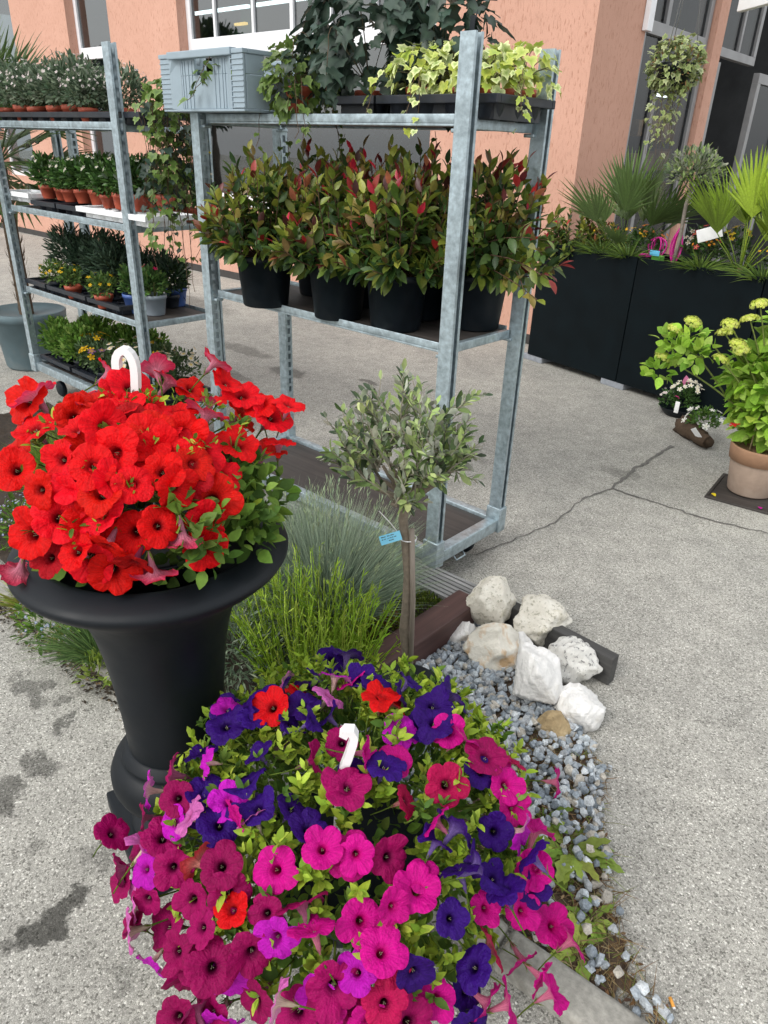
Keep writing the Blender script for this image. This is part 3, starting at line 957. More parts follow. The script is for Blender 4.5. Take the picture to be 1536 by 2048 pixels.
def trolley(name, label, x0, x1, y0, y1, shelves, deck=0.17, extra=()):
    t = thing(name, label, 'plant trolley', ((x0 + x1) / 2, (y0 + y1) / 2, 0), 0, 'galvanised plant trolleys')
    ox, oy = (x0 + x1) / 2, (y0 + y1) / 2
    hx, hy = (x1 - x0) / 2, (y1 - y0) / 2
    for sx in (-1, 1):
        for sy in (-1, 1):
            link('post', POST_R if sx > 0 else POST_L, t, Matrix.Translation((sx * (hx - .055), sy * hy, deck)))
            m_ = MB(); px = sx * (hx - .0275)
            box(m_, (px - .036, sy * hy - .026, deck - .06), (px + .036, sy * hy + .026, deck + .055), .004)
            m_.build('post_socket', MT['zinc'], t)
            m_ = MB(); lathe(m_, [(.0, -.018), (.045, -.018), (.052, -.012), (.052, .012), (.045, .018), (.0, .018)], 24)
            w = m_.build('wheel', MT['black'], t); w.matrix_basis = Matrix.Translation((px - sx * .09, sy * (hy - .10), .053)) @ Matrix.Rotation(math.pi / 2, 4, 'X')
    for e in extra:
        link('post', POST_R, t, Matrix.Translation((e, hy, deck)))
    # deck: plywood in a steel frame
    m_ = MB(); box(m_, (-hx + .03, -hy + .03, deck - .03), (hx - .03, hy - .03, deck - .012), .002); d = m_.build('deck', MT['ply'], t)
    for lo, hi in (((-hx + .06, -hy - .014, deck - .05), (hx - .06, -hy + .026, deck + .002)), ((-hx + .06, hy - .026, deck - .05), (hx - .06, hy + .014, deck + .002)),
                   ((-hx, -hy + .028, deck - .051), (-hx + .05, hy - .028, deck + .001)), ((hx - .05, -hy + .028, deck - .051), (hx, hy - .028, deck + .001))):
        m_ = MB(); box(m_, lo, hi, .003); m_.build('frame_bar', MT['zinc'], d)
    m_ = MB(); tube(m_, [(hx - .02, -.10, deck - .05), (hx + .004, -.10, deck - .075), (hx + .004, -.04, deck - .075), (hx - .02, -.04, deck - .05)], .004, 6); m_.build('tow_loop', MT['zinc'], d)
    for z in shelves:
        m_ = MB(); box(m_, (-hx + .07, -hy + .026, z - .014), (hx - .07, hy - .026, z - .002), .001); s = m_.build('shelf', MT['ply'], t)
        for sy in (-1, 1):
            m_ = MB(); y_ = sy * (hy - .004)
            ys = sorted((y_, y_ + sy * -.028))
            box(m_, (-hx + .075, ys[0], z - .022), (hx - .075, ys[1], z - .015), .001)
            ys = sorted((y_, y_ + sy * -.006))
            box(m_, (-hx + .075, ys[0], z - .0145), (hx - .075, ys[1], z + .012), .002)
            m_.build('shelf_lip', MT['zinc'], s)
        for sx in (-1, 1):
            m_ = MB(); xs_ = sorted((sx * (hx - .068), sx * (hx - .045)))
            box(m_, (xs_[0], -hy + .03, z - .028), (xs_[1], hy - .03, z + .004), .003); m_.build('shelf_rail', MT['zinc'], s)
            for sy in (-1, 1):
                m_ = MB(); box(m_, (sx * (hx - .057) - .02, sy * (hy - .012) - .02, z - .040), (sx * (hx - .057) + .02, sy * (hy - .012) + .02, z - .0285), .003); m_.build('shelf_hook', MT['zinc'], s)
    return t


RX0, RX1, RY0, RY1 = -2.90, -1.46, 2.00, 2.44
LX0, LX1 = -4.93, -3.45
Z1, Z2 = 0.985, 1.69
L1, L2, L3 = 0.727, 1.205, 1.655
LD = 0.24
tr_main = trolley('plant_trolley', 'tall galvanised plant trolley holding potted photinias and ivy', RX0, RX1, RY0, RY1, (Z1, Z2))
tr_left = trolley('plant_trolley', 'galvanised plant trolley of bedding plants with four levels', LX0, LX1, 1.975, 2.45, (L1, L2, L3), LD, (-0.95,))

# ------------------------------------------------------------------ urn
UC = np.array([-1.22, 0.66])
urn = thing('garden_urn', 'tall charcoal garden urn with a wide flared rim on the tarmac', 'urn', (*UC, 0), rad(-15))
m_ = MB(); box(m_, (-.165, -.165, 0), (.165, .165, .052), .006); m_.build('plinth', MT['urn'], urn)
m_ = MB(); lathe(m_, [(.0, .053), (.130, .053), (.136, .060), (.134, .074), (.120, .086), (.103, .098), (.092, .114), (.088, .132), (.092, .146), (.110, .157), (.138, .170), (.156, .188), (.164, .212), (.164, .236), (.155, .260), (.139, .278),
                      (.131, .283), (.133, .289), (.132, .296), (.123, .302), (.119, .312), (.113, .314)], 72); m_.build('foot', MT['urn'], urn)
m_ = MB()
pr = [(.112, .262), (.1125, .30), (.1145, .36), (.118, .42), (.1225, .48), (.128, .54), (.136, .60), (.145, .65), (.156, .69), (.170, .72), (.190, .748), (.214, .772), (.240, .794), (.262, .812), (.276, .826), (.2805, .834), (.281, .840), (.278, .846),
      (.268, .853), (.25, .861), (.232, .866), (.222, .866), (.215, .861), (.211, .85), (.195, .80), (.17, .76), (.0, .75)]
lathe(m_, pr, 96); m_.build('bowl', MT['urn'], urn)

# ------------------------------------------------------------------ petunias
def petunia(seed, front, back, throat, tubec, close=0.0):
    r = np.random.default_rng(seed)
    N = 40
    th = np.arange(N) * 2 * math.pi / N
    rings = [(.055, -1.05), (.09, -.85), (.12, -.6), (.15, -.38), (.22, -.17), (.36, -.05), (.56, .0), (.78, .01), (.93, -.01), (1.0, -.05)]
    lob = np.floor(th / (2 * math.pi / 5)).astype(int)
    ls = r.uniform(.86, 1.10, 5); lz = r.normal(0, .19, 5); ph = r.uniform(0, 6.28, 3)
    prof = np.abs(np.sin(2.5 * th)) ** 0.55
    V, C, B = [], [], []
    front, back, throat, tubec = map(np.array, (front, back, throat, tubec))
    for i, (q, z) in enumerate(rings):
        w = np.clip((q - .25) / .75, 0, 1)
        rr = q * (1 - w ** 1.6 * 0.20 * (1 - prof)) * (1 + w * (ls[lob] - 1) * prof)
        zz = z + w ** 1.5 * (lz[lob] * prof + .05 * np.sin(9 * th + ph[0]) + .035 * np.sin(16 * th + ph[1])) - .05 * w * (1 - w) * 4 * (1 - prof)
        if close:
            rr = rr * (1 - close * w * .75); zz = zz + close * w * .9
        V.append(np.c_[rr * np.cos(th), rr * np.sin(th), zz])
        k = np.clip((q - .14) / .20, 0, 1) ** .7
        vein = 1 - .18 * np.clip(1 - k * .6, 0, 1) * (np.cos(5 * th + math.pi) > .86)
        c = throat * (1 - k) + front * k
        C.append(c[None] * vein[:, None] * np.ones((N, 3)))
        kb = np.clip((q - .1) / .6, 0, 1)
        vb = 1 - .25 * (1 - kb) * (np.cos(15 * th) > .3)
        B.append((tubec * (1 - kb) + back * kb)[None] * vb[:, None])
    f = []
    for i in range(len(rings) - 1):
        for j in range(N):
            k = (j + 1) % N
            f.append((i * N + j, (i + 1) * N + j, (i + 1) * N + k, i * N + k))
    m_ = MB(); m_.add(np.concatenate(V), f, np.concatenate(C), np.concatenate(B))
    # pale anthers in the throat, calyx and stalk
    for a in range(3):
        x, y = .05 * math.cos(a * 2.1), .05 * math.sin(a * 2.1)
        tube(m_, [(x * .4, y * .4, -.5), (x, y, -.18)], [.010, .017], 4, (.38, .37, .24))
    g = np.array([.16, .25, .03])
    a = np.arange(5) * 2 * math.pi / 5 + .3
    D = np.c_[np.cos(a) * .45, np.sin(a) * .45, np.full(5, .8)]
    inst(m_, LEAF_N, frames(D, np.array([[0, 0, 1.0]] * 5)), np.array([[0, 0, -1.12]] * 5), np.full(5, .55) * np.array(1.0), np.tile(g, (5, 1)))
    tube(m_, [(0, 0, -1.0), (0.02, 0, -1.2), (.10, .03, -1.7), (.25, .05, -2.3)], [.065, .045, .035, .035], 5, g * .8)
    return m_.mesh('flower', MT['petal'], True, True)


VAR = dict(   # front, back, throat, tube outside
    r=((.84, .004, .003), (.70, .05, .12), (.07, .001, .005), (.66, .24, .33)),
    d=((.46, .003, .006), (.42, .025, .07), (.06, .001, .006), (.30, .04, .10)),
    M=((.36, .002, .105), (.34, .02, .13), (.05, .0, .02), (.40, .12, .22)),
    H=((.62, .003, .245), (.54, .015, .23), (.46, .0, .12), (.66, .20, .30)),
    V=((.60, .009, .53), (.62, .14, .48), (.46, .006, .26), (.72, .50, .42)),
    P=((.038, .004, .18), (.045, .010, .16), (.012, .001, .05), (.20, .13, .38)),
    R=((.76, .005, .004), (.70, .06, .08), (.08, .002, .004), (.70, .30, .24)),
    L=((.72, .16, .52), (.76, .36, .56), (.45, .05, .2), (.70, .58, .42)),
    W=((.50, .005, .08), (.52, .025, .10), (.08, .0, .02), (.55, .2, .2)))
FLOWERS = {k: [petunia(100 + 10 * i + ord(k), *v) for i in range(4)] for k, v in VAR.items()}
FBUD = {k: petunia(300 + ord(k), *VAR[k], close=.75) for k in 'rHPV'}


def hit(px, py, c, rd):
    """where the line of sight meets the dome of a plant (or passes nearest to it)"""
    d = ray(px, py); s = np.array([rd[0], rd[0], rd[1]])
    o_ = (EYE - c) / s; q = d / s
    A, Bq, Cq = q @ q, o_ @ q, o_ @ o_ - 1
    disc = Bq * Bq - A * Cq
    t = (-Bq - math.sqrt(disc)) / A if disc > 0 else -Bq / A
    p = EYE + d * t
    n = (p - c) / s / s
    return p, nrm(n), d


def put_flowers(root, items, c, rd, size, zmin):
    o_ = np.array(root.location)
    for (px, py, k, mode) in items:
        p, n, d = hit(px, py, c, rd)
        tang = nrm(np.cross(n, d + rng.normal(0, .05, 3)))
        if mode == 'f':
            ax = nrm(n * .75 - d * .55 + rng.normal(0, .27, 3) + np.array([0, 0, .10]))
        elif mode == 'e':       # edge-on
            ax = nrm(-d * .12 + n * .5 + nrm(p - c) * [1, 1, .1] + tang * rng.choice([-1, 1]) * .25 + rng.normal(0, .12, 3))
            ax = nrm(ax - d * (ax @ d) * .8)
        else:                   # seen from the side or from behind
            ax = nrm(np.array([0, 0, .75]) + d * rng.uniform(.25, .6) + RT * rng.uniform(-.8, .8) + rng.normal(0, .15, 3))
        s = size * rng.uniform(.78, 1.14)
        p = p - ax * s * .15 + n * rng.uniform(-.012, .026)
        if p[2] < zmin:
            p[2] = zmin
        R = frames(np.cross(ax, rdir(1)[0])[None], ax[None])[0]
        m4 = Matrix([[*(R[i] * s), float(p[i] - o_[i])] for i in range(3)] + [[0, 0, 0, 1]])
        link('flower', FLOWERS[k][rng.integers(0, 4)], root, m4)


def hanger(root, pts, w=.011, t=.005, up=(0, 1, 0)):
    m_ = MB()
    sweep(m_, pts, [(-t, -w), (t, -w), (t, w), (-t, w)], up)
    return m_.build('hanger_hook', MT['white'], root, False)


RC, RRAD = np.array([-1.235, .668, .94]), (.265, .225)
redz = [(110, 290), (150, 240, 's'), (190, 440), (30, 520), (130, 640), (290, 580), (225, 735), (365, 690), (280, 845), (160, 930), (375, 995), (460, 820), (495, 735), (460, 620), (530, 450), (380, 430), (430, 520),
        (590, 330), (470, 290), (640, 270), (545, 160, 's'), (740, 180, 's'), (830, 180, 'e'), (920, 230), (1000, 300), (1100, 180), (1170, 240), (1240, 300), (1380, 310), (1290, 380), (1150, 380), (985, 370, 's'), (720, 320),
        (760, 400), (860, 330), (630, 540), (740, 450), (880, 450), (770, 540), (770, 640), (640, 700), (560, 680), (920, 600), (1080, 640), (960, 520), (1020, 760), (990, 880), (970, 990), (765, 880), (510, 1010, 'e'), (540, 1130),
        (640, 1070, 'e', 'd'), (740, 1130, 'h'), (330, 770), (95, 1120, 'h'), (220, 1050, 'f', 'd'), (1340, 480, 's'), (1270, 510), (880, 960, 'h'), (640, 930), (1040, 110, 's'), (420, 250, 's'), (350, 350), (1130, 500), (850, 720, 'e'),
        (690, 480), (60, 590), (100, 380), (550, 560), (620, 400, 'f', 'd'), (900, 660, 'f', 'd'), (420, 900), (420, 1080), (570, 250)]
redl = []
for q in redz:
    mode = q[2] if len(q) > 2 else 'f'
    redl.append((q[0] / 2.4, 680 + q[1] / 2.4, q[3] if len(q) > 3 else 'r', mode))
rb = thing('petunia_basket', 'red petunias in a hanging basket set inside the charcoal urn', 'flower basket', (*UC, .76), 0)
m_ = MB(); lathe(m_, [(.0, 0), (.10, 0), (.12, .02), (.165, .115), (.175, .12), (.17, .125), (.155, .11), (.0, .105)], 40); m_.build('pot', MT['black'], rb)


def put(root, items, c, rd, size, zmin):
    """flowers hanging over the rim ('h') point down and out; the rest follow their mode"""
    hang = [i for i in items if i[3] == 'h']
    put_flowers(root, [i for i in items if i[3] != 'h'], c, rd, size, zmin)
    o_ = np.array(root.location)
    for (px, py, k, mode) in hang:
        p, n, d = hit(px, py, c, rd)
        ax = nrm(np.array([0, 0, -.8]) + n * .45 + d * .25 + RT * rng.uniform(-.3, .3))
        R = frames(np.cross(ax, rdir(1)[0])[None], ax[None])[0]
        s = size * .95
        m4 = Matrix([[*(R[i] * s), float(p[i] - o_[i])] for i in range(3)] + [[0, 0, 0, 1]])
        link('flower', FLOWERS[k][rng.integers(0, 4)], root, m4)


put(rb, redl, RC, RRAD, .046, .885)
# flowers on the far side, unseen gaps filled by the plant itself
LP_MID = [(.085, .17, .025), (.12, .22, .03), (.06, .125, .02), (.16, .27, .04)]
LP_LIME = [(.30, .42, .035), (.38, .49, .06), (.22, .34, .03)]
m_ = MB()
cc = RC - np.array([*UC, .76])
bush(m_, 900, cc - [0, 0, .03], (.22, .22, .17), LEAF_R, (.022, .040), LP_MID, inner=.55)
for k in range(34):     # a leafy side on the right, towards the trolley
    a = rng.uniform(-.35, .8); e = rng.uniform(-.1, .8)
    q = cc + np.array([math.cos(a) * math.cos(e), math.sin(a) * math.cos(e), math.sin(e)]) * [.255, .255, .19]
    bush(m_, 12, q - [0, 0, .02], (.04, .04, .035), LEAF_R, (.024, .042), LP_MID + [(.16, .26, .05)], zlo=-1, inner=.2)
m_.build('foliage', MT['leaf_matt'], rb, kind='stuff')
m_ = MB()
for k in range(60):
    d_ = rdir(1, .0, 1)[0]
    p = cc + d_ * [.235, .235, .205]
    tube(m_, arc(cc + d_ * .1, p + d_ * .03, .01, 5), [.002, .0018, .0016, .0014, .001], 5, (.2, .3, .05))
    bush(m_, 7, p + d_ * .02, (.014, .014, .014), LEAF_S, (.014, .024), LP_LIME + LP_MID, zlo=-.2, inner=.1)
m_.build('sprigs', MT['leaf_matt'], rb, kind='stuff')
hp = np.array(at(276, 850, 1.105)) - np.array([*UC, .76])
hx_, hz_ = RT * [1, 1, 0], np.array([0, 0, 1.0]); hx_ /= np.linalg.norm(hx_)
pts = [hp + hx_ * a + hz_ * b for a, b in ((.000, -.10), (.003, -.02), (.002, .03), (.005, .07), (.008, .100), (.0085, .115), (.007, .128), (.003, .138), (-.003, .1445), (-.010, .146), (-.017, .142), (-.022, .134), (-.0245, .124), (-.025, .112))]
h = hanger(rb, pts, .010, .007, FW * [1, 1, 0] / np.linalg.norm(FW[:2]))
for s in (-1, 1):
    m_ = MB(); tube(m_, [hp + hx_ * .003 + [0, 0, -.10], hp + hx_ * s * .016 + [0, 0, -.19]], .0022, 5); m_.build('hanger_strand', MT['white'], h)

PC, PRAD = np.array([-.745, .775, .33]), (.415, .27)
A_ = """1370,110,P 1290,220,P,s 1180,240,P,s 1390,230,V,e 1360,330,L,s 1470,200,H,s 1030,235,L,s 1030,310,P,s 1170,310,R,s 1000,450,R 650,490,P 750,440,V 830,470,P 900,500,P 1120,480,P,s 1190,400,P 1320,430,P 1270,530,P,s
540,660,P 610,790,V,e 740,560,P 910,700,P,s 1420,600,M 1280,730,M,s 830,850,P 580,920,P 380,840,M,e 270,940,V,e 460,1000,M 720,990,V 400,1140,V 520,1100,L,s 780,1120,H,e 1130,1010,P,s 870,1060,L,s 680,1130,P 130,1290,M
260,1250,L,s 280,1400,V 200,1100,M,e 320,1200,M 80,1420,M 540,1340,R,s 720,1390,M 450,1410,M 1000,1410,H 1310,1290,H 1470,1310,H 1450,930,M 110,1170,M,s 920,1040,P 1230,1150,P,s 700,420,P 560,1010,P 1460,110,P 960,380,P"""
B_ = """130,40,P 430,80,P 250,200,R 330,180,R,s 390,170,P 385,340,V 560,240,P 690,200,P,s 560,360,P 650,410,H 750,410,H,e 345,560,H 180,560,H,e 270,600,P,e 90,630,P 60,740,M 940,530,H 1030,550,W,s 870,560,M 870,620,P 650,720,W
1000,720,H 430,780,W,e 1060,850,H 1290,710,H,e 560,920,H,s 700,960,P,s 590,1040,P,s 960,990,P 1210,950,H,s 1080,1030,V,e 1090,1120,P,s 1170,1220,H 100,1150,H 320,1150,M 520,1260,H 830,1200,P,s 710,1190,P,s 950,1270,P 230,80,P 520,300,P"""
C_ = """140,370,M 590,490,M 660,640,M 520,770,M 800,460,M 810,540,R 1010,580,M 1070,740,V 930,850,M 370,670,M 280,570,M,s 180,530,L,e 230,650,L,e 270,930,V,e 590,880,M 540,1000,M 750,860,M 790,1020,V 920,1140,M 1090,1040,L,s 1330,1130,V
1440,1030,M 1220,480,M,s 1310,620,H,s 590,1120,M,s 490,1200,M 1380,1180,H 640,1220,M 340,480,M 1200,1180,M 780,1190,V"""
D_ = """660,390,H 340,300,H 100,450,H 230,380,H 180,550,H 230,650,W 190,790,W 70,660,V 40,850,M 325,670,P 470,420,P 570,640,P 580,790,P 440,820,H 650,800,H,e 770,810,H,s 800,400,H 900,440,H 1000,500,H,s 790,620,H,e 870,680,H,e
950,750,H,s 830,290,P 690,280,P,s 840,230,H 700,560,W,s 120,870,H 300,860,M 560,880,P"""
pinkl = []
for txt, x0, y0, sc_ in ((A_, 220, 1280, 3.072), (B_, 680, 1340, 3.072), (C_, 200, 1640, 3.072), (D_, 680, 1640, 2.194)):
    for q in txt.split():
        q = q.split(',')
        md = q[3] if len(q) > 3 else 'f'
        yy = y0 + float(q[1]) / sc_
        if q[2] == 'P' and md == 'f' and yy < 1560 and rng.uniform() < .45:
            md = 's'
        pinkl.append((x0 + float(q[0]) / sc_, yy, q[2], md))
pb = thing('petunia_basket', 'pink, magenta and violet petunias in a basket standing on the kerb', 'flower basket', (PC[0], PC[1], .05), 0)
m_ = MB(); lathe(m_, [(.0, 0.0), (.11, 0.0), (.13, .02), (.185, .17), (.195, .175), (.19, .185), (.17, .17), (.0, .16)], 40); m_.build('pot', MT['black'], pb)
put(pb, pinkl, PC, PRAD, .0405, .06)
m_ = MB()
c0 = np.array([0, 0, PC[2] - .05])
bush(m_, 2600, c0 - [0, 0, .03], (.37, .37, .24), LEAF_R, (.018, .036), LP_MID + [(.12, .20, .03)], zlo=-.75, inner=.5, lump=.12)
m_.build('foliage', MT['leaf_matt'], pb, kind='stuff')
m_ = MB()
for k in range(460):
    d_ = rdir(1, -.25, 1)[0]
    s_ = rng.uniform(.86, .99)
    p = c0 + d_ * [.385 * s_, .385 * s_, .255 * s_]
    if p[2] < .03:
        continue
    tip = nrm(d_ + [0, 0, .7])
    tube(m_, arc(c0 + d_ * [.30, .30, .18], p, .0, 5, rng.normal(0, .008, 3)), [.0024, .0022, .002, .0018, .0014], 5, (.20, .30, .05))
    n = rng.integers(10, 18)
    t_ = rng.uniform(-.035, .035, n)[:, None]
    D = nrm(rdir(n, -.3, .9) + tip * .7)
    inst(m_, LEAF if k % 3 else LEAF_S, frames(D, nrm(tip + rng.normal(0, .3, (n, 3)))), p + tip * t_, rng.uniform(.015, .033, n), pick(LP_LIME if k % 4 else LP_MID, n))
m_.build('sprigs', MT['leaf_matt'], pb, kind='stuff')
hp = hit(692, 1540, PC, PRAD)[0] - np.array(pb.location)
pts = [hp + hx_ * a + hz_ * b for a, b in ((-.014, -.14), (-.012, -.04), (-.006, .0), (.004, .035), (.012, .07), (.014, .085), (.009, .096), (.0, .096), (-.006, .086))]
h = hanger(pb, pts, .010, .0075, FW * [1, 1, 0] / np.linalg.norm(FW[:2]))
m_ = MB(); tube(m_, [pts[0], pts[0] + [0.05, -.02, -.12]], .0022, 5); m_.build('hanger_strand', MT['white'], h)

# ------------------------------------------------------------------ olive standard
ob = at(815, 1362, .19)
ol = thing('olive_tree', 'small standard olive tree with a round grey-green crown and blue tag', 'tree', (ob[0], ob[1], 0.03))
OZ = .03
m_ = MB(); lathe(m_, [(0, 0), (.075, 0), (.08, .01), (.095, .125), (.102, .127), (.103, .143), (.096, .144), (.09, .13), (0, .125)], 40); m_.build('pot', MT['black'], ol)
bk = (.20, .165, .125)
q = lambda px, py, off=0: np.array(_on(px, py, off))


def _on(px, py, off=0.0):
    """a point on the upright plane through the olive that faces the camera"""
    n = FW * [1, 1, 0]; n = n / np.linalg.norm(n)
    d = ray(px, py)
    t = ((np.array([ob[0], ob[1], 0]) - EYE) @ n + off) / (d @ n)
    return EYE + d * t - np.array([ob[0], ob[1], OZ])


tk = [q(817, 1362), q(813, 1300), q(808, 1260), q(812, 1220), q(816, 1150), q(812, 1090), q(806, 1040), q(812, 1010), q(815, 990)]
m_ = MB(); tube(m_, tk, [.0135, .0135, .0145, .013, .012, .0125, .0125, .014, .015], 12, bk)
m_.build('trunk', MT['bark'], ol)
lm, lf = MB(), MB()
cen = q(800, 893)
fork = q(815, 995)
OL_F = [(.15, .22, .07), (.26, .35, .12), (.07, .115, .04), (.38, .48, .19), (.045, .075, .035), (.30, .41, .13)]
OL_B = [(.34, .37, .28), (.42, .44, .35)]


def olive_twig(a, b, nl, sag=0.0):
    p = wiggle(a, b, .004, 9)
    tube(lm, p, np.linspace(.0028, .001, 9), 5, (.22, .20, .15))
    t = np.linspace(.12, 1, nl)
    for i, tt in enumerate(t):
        f_ = tt * 8; k = min(int(f_), 7); pp = p[k] + (p[k + 1] - p[k]) * (f_ - k)
        ax = nrm(p[k + 1] - p[k])
        sd = nrm(np.cross(ax, rdir(1)[0]))
        D = np.stack([ax * .75 + sd * .7 + [0, 0, .12], ax * .75 - sd * .7 + [0, 0, .12]])
        inst(lf, LEAF_OL, frames(D, nrm(np.array([0, 0, 1.0]) + rng.normal(0, .5, (2, 3)))), np.stack([pp, pp]), rng.uniform(.030, .047, 2) * (1 - .3 * tt ** 4), pick(OL_F, 2), None, pick(OL_B, 2))


limb_ends = []
for k in range(11):
    a = k * 2.399 + .4
    d_ = np.array([math.cos(a), math.sin(a), 0]) * rng.uniform(.6, 1) + [0, 0, rng.uniform(-.1, .9)]
    e = fork + nrm(d_) * [.12, .12, .12] + [0, 0, .035]
    tube(lm, wiggle(fork + rng.normal(0, .003, 3) - [0, 0, .008], e, .006, 7), np.linspace(.0085, .004, 7), 7, bk)
    limb_ends.append((e, nrm(d_)))
RAD_O = np.array([.20, .20, .165])
for e, d_ in limb_ends:
    for j in range(7):
        o_ = nrm(d_ * .9 + rdir(1, -.8, 1)[0] * .95)
        tip = cen + o_ * RAD_O * rng.uniform(.72, 1.06)
        olive_twig(e + rng.normal(0, .012, 3), tip, rng.integers(7, 10))
for px, py in ((807, 742), (965, 790), (650, 915), (955, 960), (716, 800), (940, 800), (700, 860)):
    tip = q(px, py, rng.uniform(-.05, .05))
    olive_twig(cen + (tip - cen) * .35, tip, 11)
lm.build('branches', MT['bark'], ol)
lf.build('foliage', MT['leaf2'], ol, back=True, kind='stuff')
m_ = MB(); tube(m_, [q(820, 1362, -.015), q(826, 1200, -.015), q(824, 1058, -.015)], .0072, 10); m_.build('stake', MT['stake'], ol)
m_ = MB()
tc_ = q(817, 1076, 0)
tube(m_, [tc_ + RT * math.cos(a) * .022 + FW * math.sin(a) * .024 * np.array([1, 1, 0]) for a in np.linspace(0, 2 * math.pi, 20)], .0016, 6)
tube(m_, [q(800, 1070, -.02), q(780, 1045, -.02), q(758, 1022, -.02)], .0013, 5); m_.build('tie', MT['white'], ol)
tg = MB()
Rm = np.stack([nrm(q(803, 1069, -.03) - q(760, 1082, -.03)), nrm(np.cross(FW, nrm(q(803, 1069) - q(760, 1082)))), -FW], -1)
Rm[:, 1] = np.cross(Rm[:, 2], Rm[:, 0]); Rm[:, 1] = nrm(Rm[:, 1]); Rm[:, 2] = np.cross(Rm[:, 0], Rm[:, 1])
to = q(781, 1076, -.03)
box(tg, (-.029, -.0125, -.0004), (.029, .0125, .0004), .0003, R=Rm, o=to)
tgo = tg.build('tag', MT['tagblue'], ol, False)
for row, (words) in enumerate(([9, 5, 6], [3, 4, 8, 7], [9])):
    x = -.024 if row < 2 else -.006
    pr_ = MB()
    for w in words:
        for k in range(w):
            if rng.uniform() < .9:
                x0_ = x + k * .0016
                hgt = rng.uniform(.0018, .0030)
                yb = .0058 - row * .0062
                box(pr_, (x0_, yb, .0005), (x0_ + .0012, yb + hgt, .0007), 0, R=Rm, o=to)
        x += w * .0016 + .0018
    pr_.build('print', MT['ink'], tgo, False)

# ------------------------------------------------------------------ rocks
def rock_mesh(seed, mt, sx, sy, sz, cuts=16):
    r = np.random.default_rng(seed)
    bm = bmesh.new(); bmesh.ops.create_icosphere(bm, subdivisions=5, radius=1.0)
    v = np.array([w.co[:] for w in bm.verts]); f = [tuple(w.index for w in q_.verts) for q_ in bm.faces]; bm.free()
    for k in range(cuts):
        n_ = nrm(r.normal(size=3)); d_ = r.uniform(.62, .92)
        e = np.maximum(0, v @ n_ - d_); v = v - e[:, None] * n_ * .90
    for fr, am in ((2.0, .07), (4.3, .05), (9, .030), (19, .017), (37, .009)):
        ph = r.uniform(0, 6.28, (3, 3)); kk = r.normal(size=(3, 3)) * fr
        v = v * (1 + am * (np.sin(v @ kk[0] + ph[0, 0]) + np.sin(v @ kk[1] + ph[0, 1]) + np.sin(v @ kk[2] + ph[0, 2]))[:, None] / 1.7)
    v *= [sx, sy, sz]
    m_ = MB(); m_.add(v, f)
    return m_.mesh('rock', mt, True)


ROCKS = [  # px, py, width px, height px, material, tilt, label
    (985, 1208, 98, 104, 'rocky', .3, 'large cream limestone rock on top of the pile, against the grooved board'),
    (1078, 1243, 98, 88, 'rocky', -.2, 'cream limestone rock with a knobbly top beside the end of the grooved board'),
    (990, 1302, 98, 92, 'rocko', .1, 'cream limestone rock with rusty orange stains facing the gravel'),
    (924, 1274, 56, 56, 'rockw', .2, 'small pale rock wedged against the brown timber edging'),
    (1074, 1354, 112, 128, 'rockw', .15, 'big pointed white limestone rock in the middle of the pile'),
    (1146, 1326, 96, 96, 'rocks', .0, 'rounded pale rock speckled with black, beside the tarmac'),
    (1158, 1414, 100, 76, 'rockw', .5, 'white limestone rock lowest in the pile, resting on the tarmac'),
    (1110, 1453, 58, 56, 'rockt', .2, 'small tan brown stone at the foot of the white rocks'),
    (1040, 1296, 56, 60, 'rockw', .3, 'small pale rock half hidden between the stained rock and the pointed white rock')]
for i, (px, py, w, h_, mt, tilt, lab) in enumerate(ROCKS):
    dep = 2.15
    sw, sh = w / 2 * dep / F_PX * 1.06, h_ / 2 * dep / F_PX * 1.06
    zc = sh * .85 + (.05 if i in (0,) else .03 if i in (1, 4) else .0)
    p = at(px, py, zc)
    dep = (p - EYE) @ FW
    sw, sh = w / 2 * dep / F_PX * 1.20, h_ / 2 * dep / F_PX * 1.22
    me = rock_mesh(40 + i * 3, MT[mt], sw, (sw + sh) / 2 * .9, sh)
    o = link('rock', me); o.location = p; o.rotation_euler = (0, tilt * .5, YAW + tilt)
    tag(o, lab, 'rock', 'pile of pale rocks')
for i, (px, py, s, lab) in enumerate(((1220, 1535, .010, 'single grey gravel chip lying out on the open tarmac'), (1192, 1632, .012, 'grey gravel chip on the tarmac edge beside the upper orange butt'), (1158, 1462, .011, 'grey gravel chip beside the tan stone'),
                                      (1185, 1487, .010, 'small grey chip on the tarmac below the white rocks'))):
    v, f, _ = ST[i]
    m_ = MB(); m_.add(v * s, f, (.40, .43, .46)); o = m_.build('gravel_chip', MT['gravel'], smooth=False); p = at(px, py, s * .6); o.location = p
    tag(o, lab, 'stone', 'stray gravel chips')
for px, py, a, lab in ((1192, 1645, .2, 'orange cigarette butt at the edge of the gravel strip'), (1344, 2006, -.6, 'orange cigarette butt on the tarmac near the lower right corner')):
    t = thing('cigarette_butt', lab, 'cigarette butt', at(px, py, .004), a - .2, 'cigarette butts')
    m_ = MB(); tube(m_, [(-.011, 0, 0), (.009, 0, 0)], .0038, 10); m_.build('filter', MT['orange'], t)
    m_ = MB(); tube(m_, [(.0092, 0, 0), (.012, 0, 0)], .0036, 10); m_.build('stub', MT['white'], t)

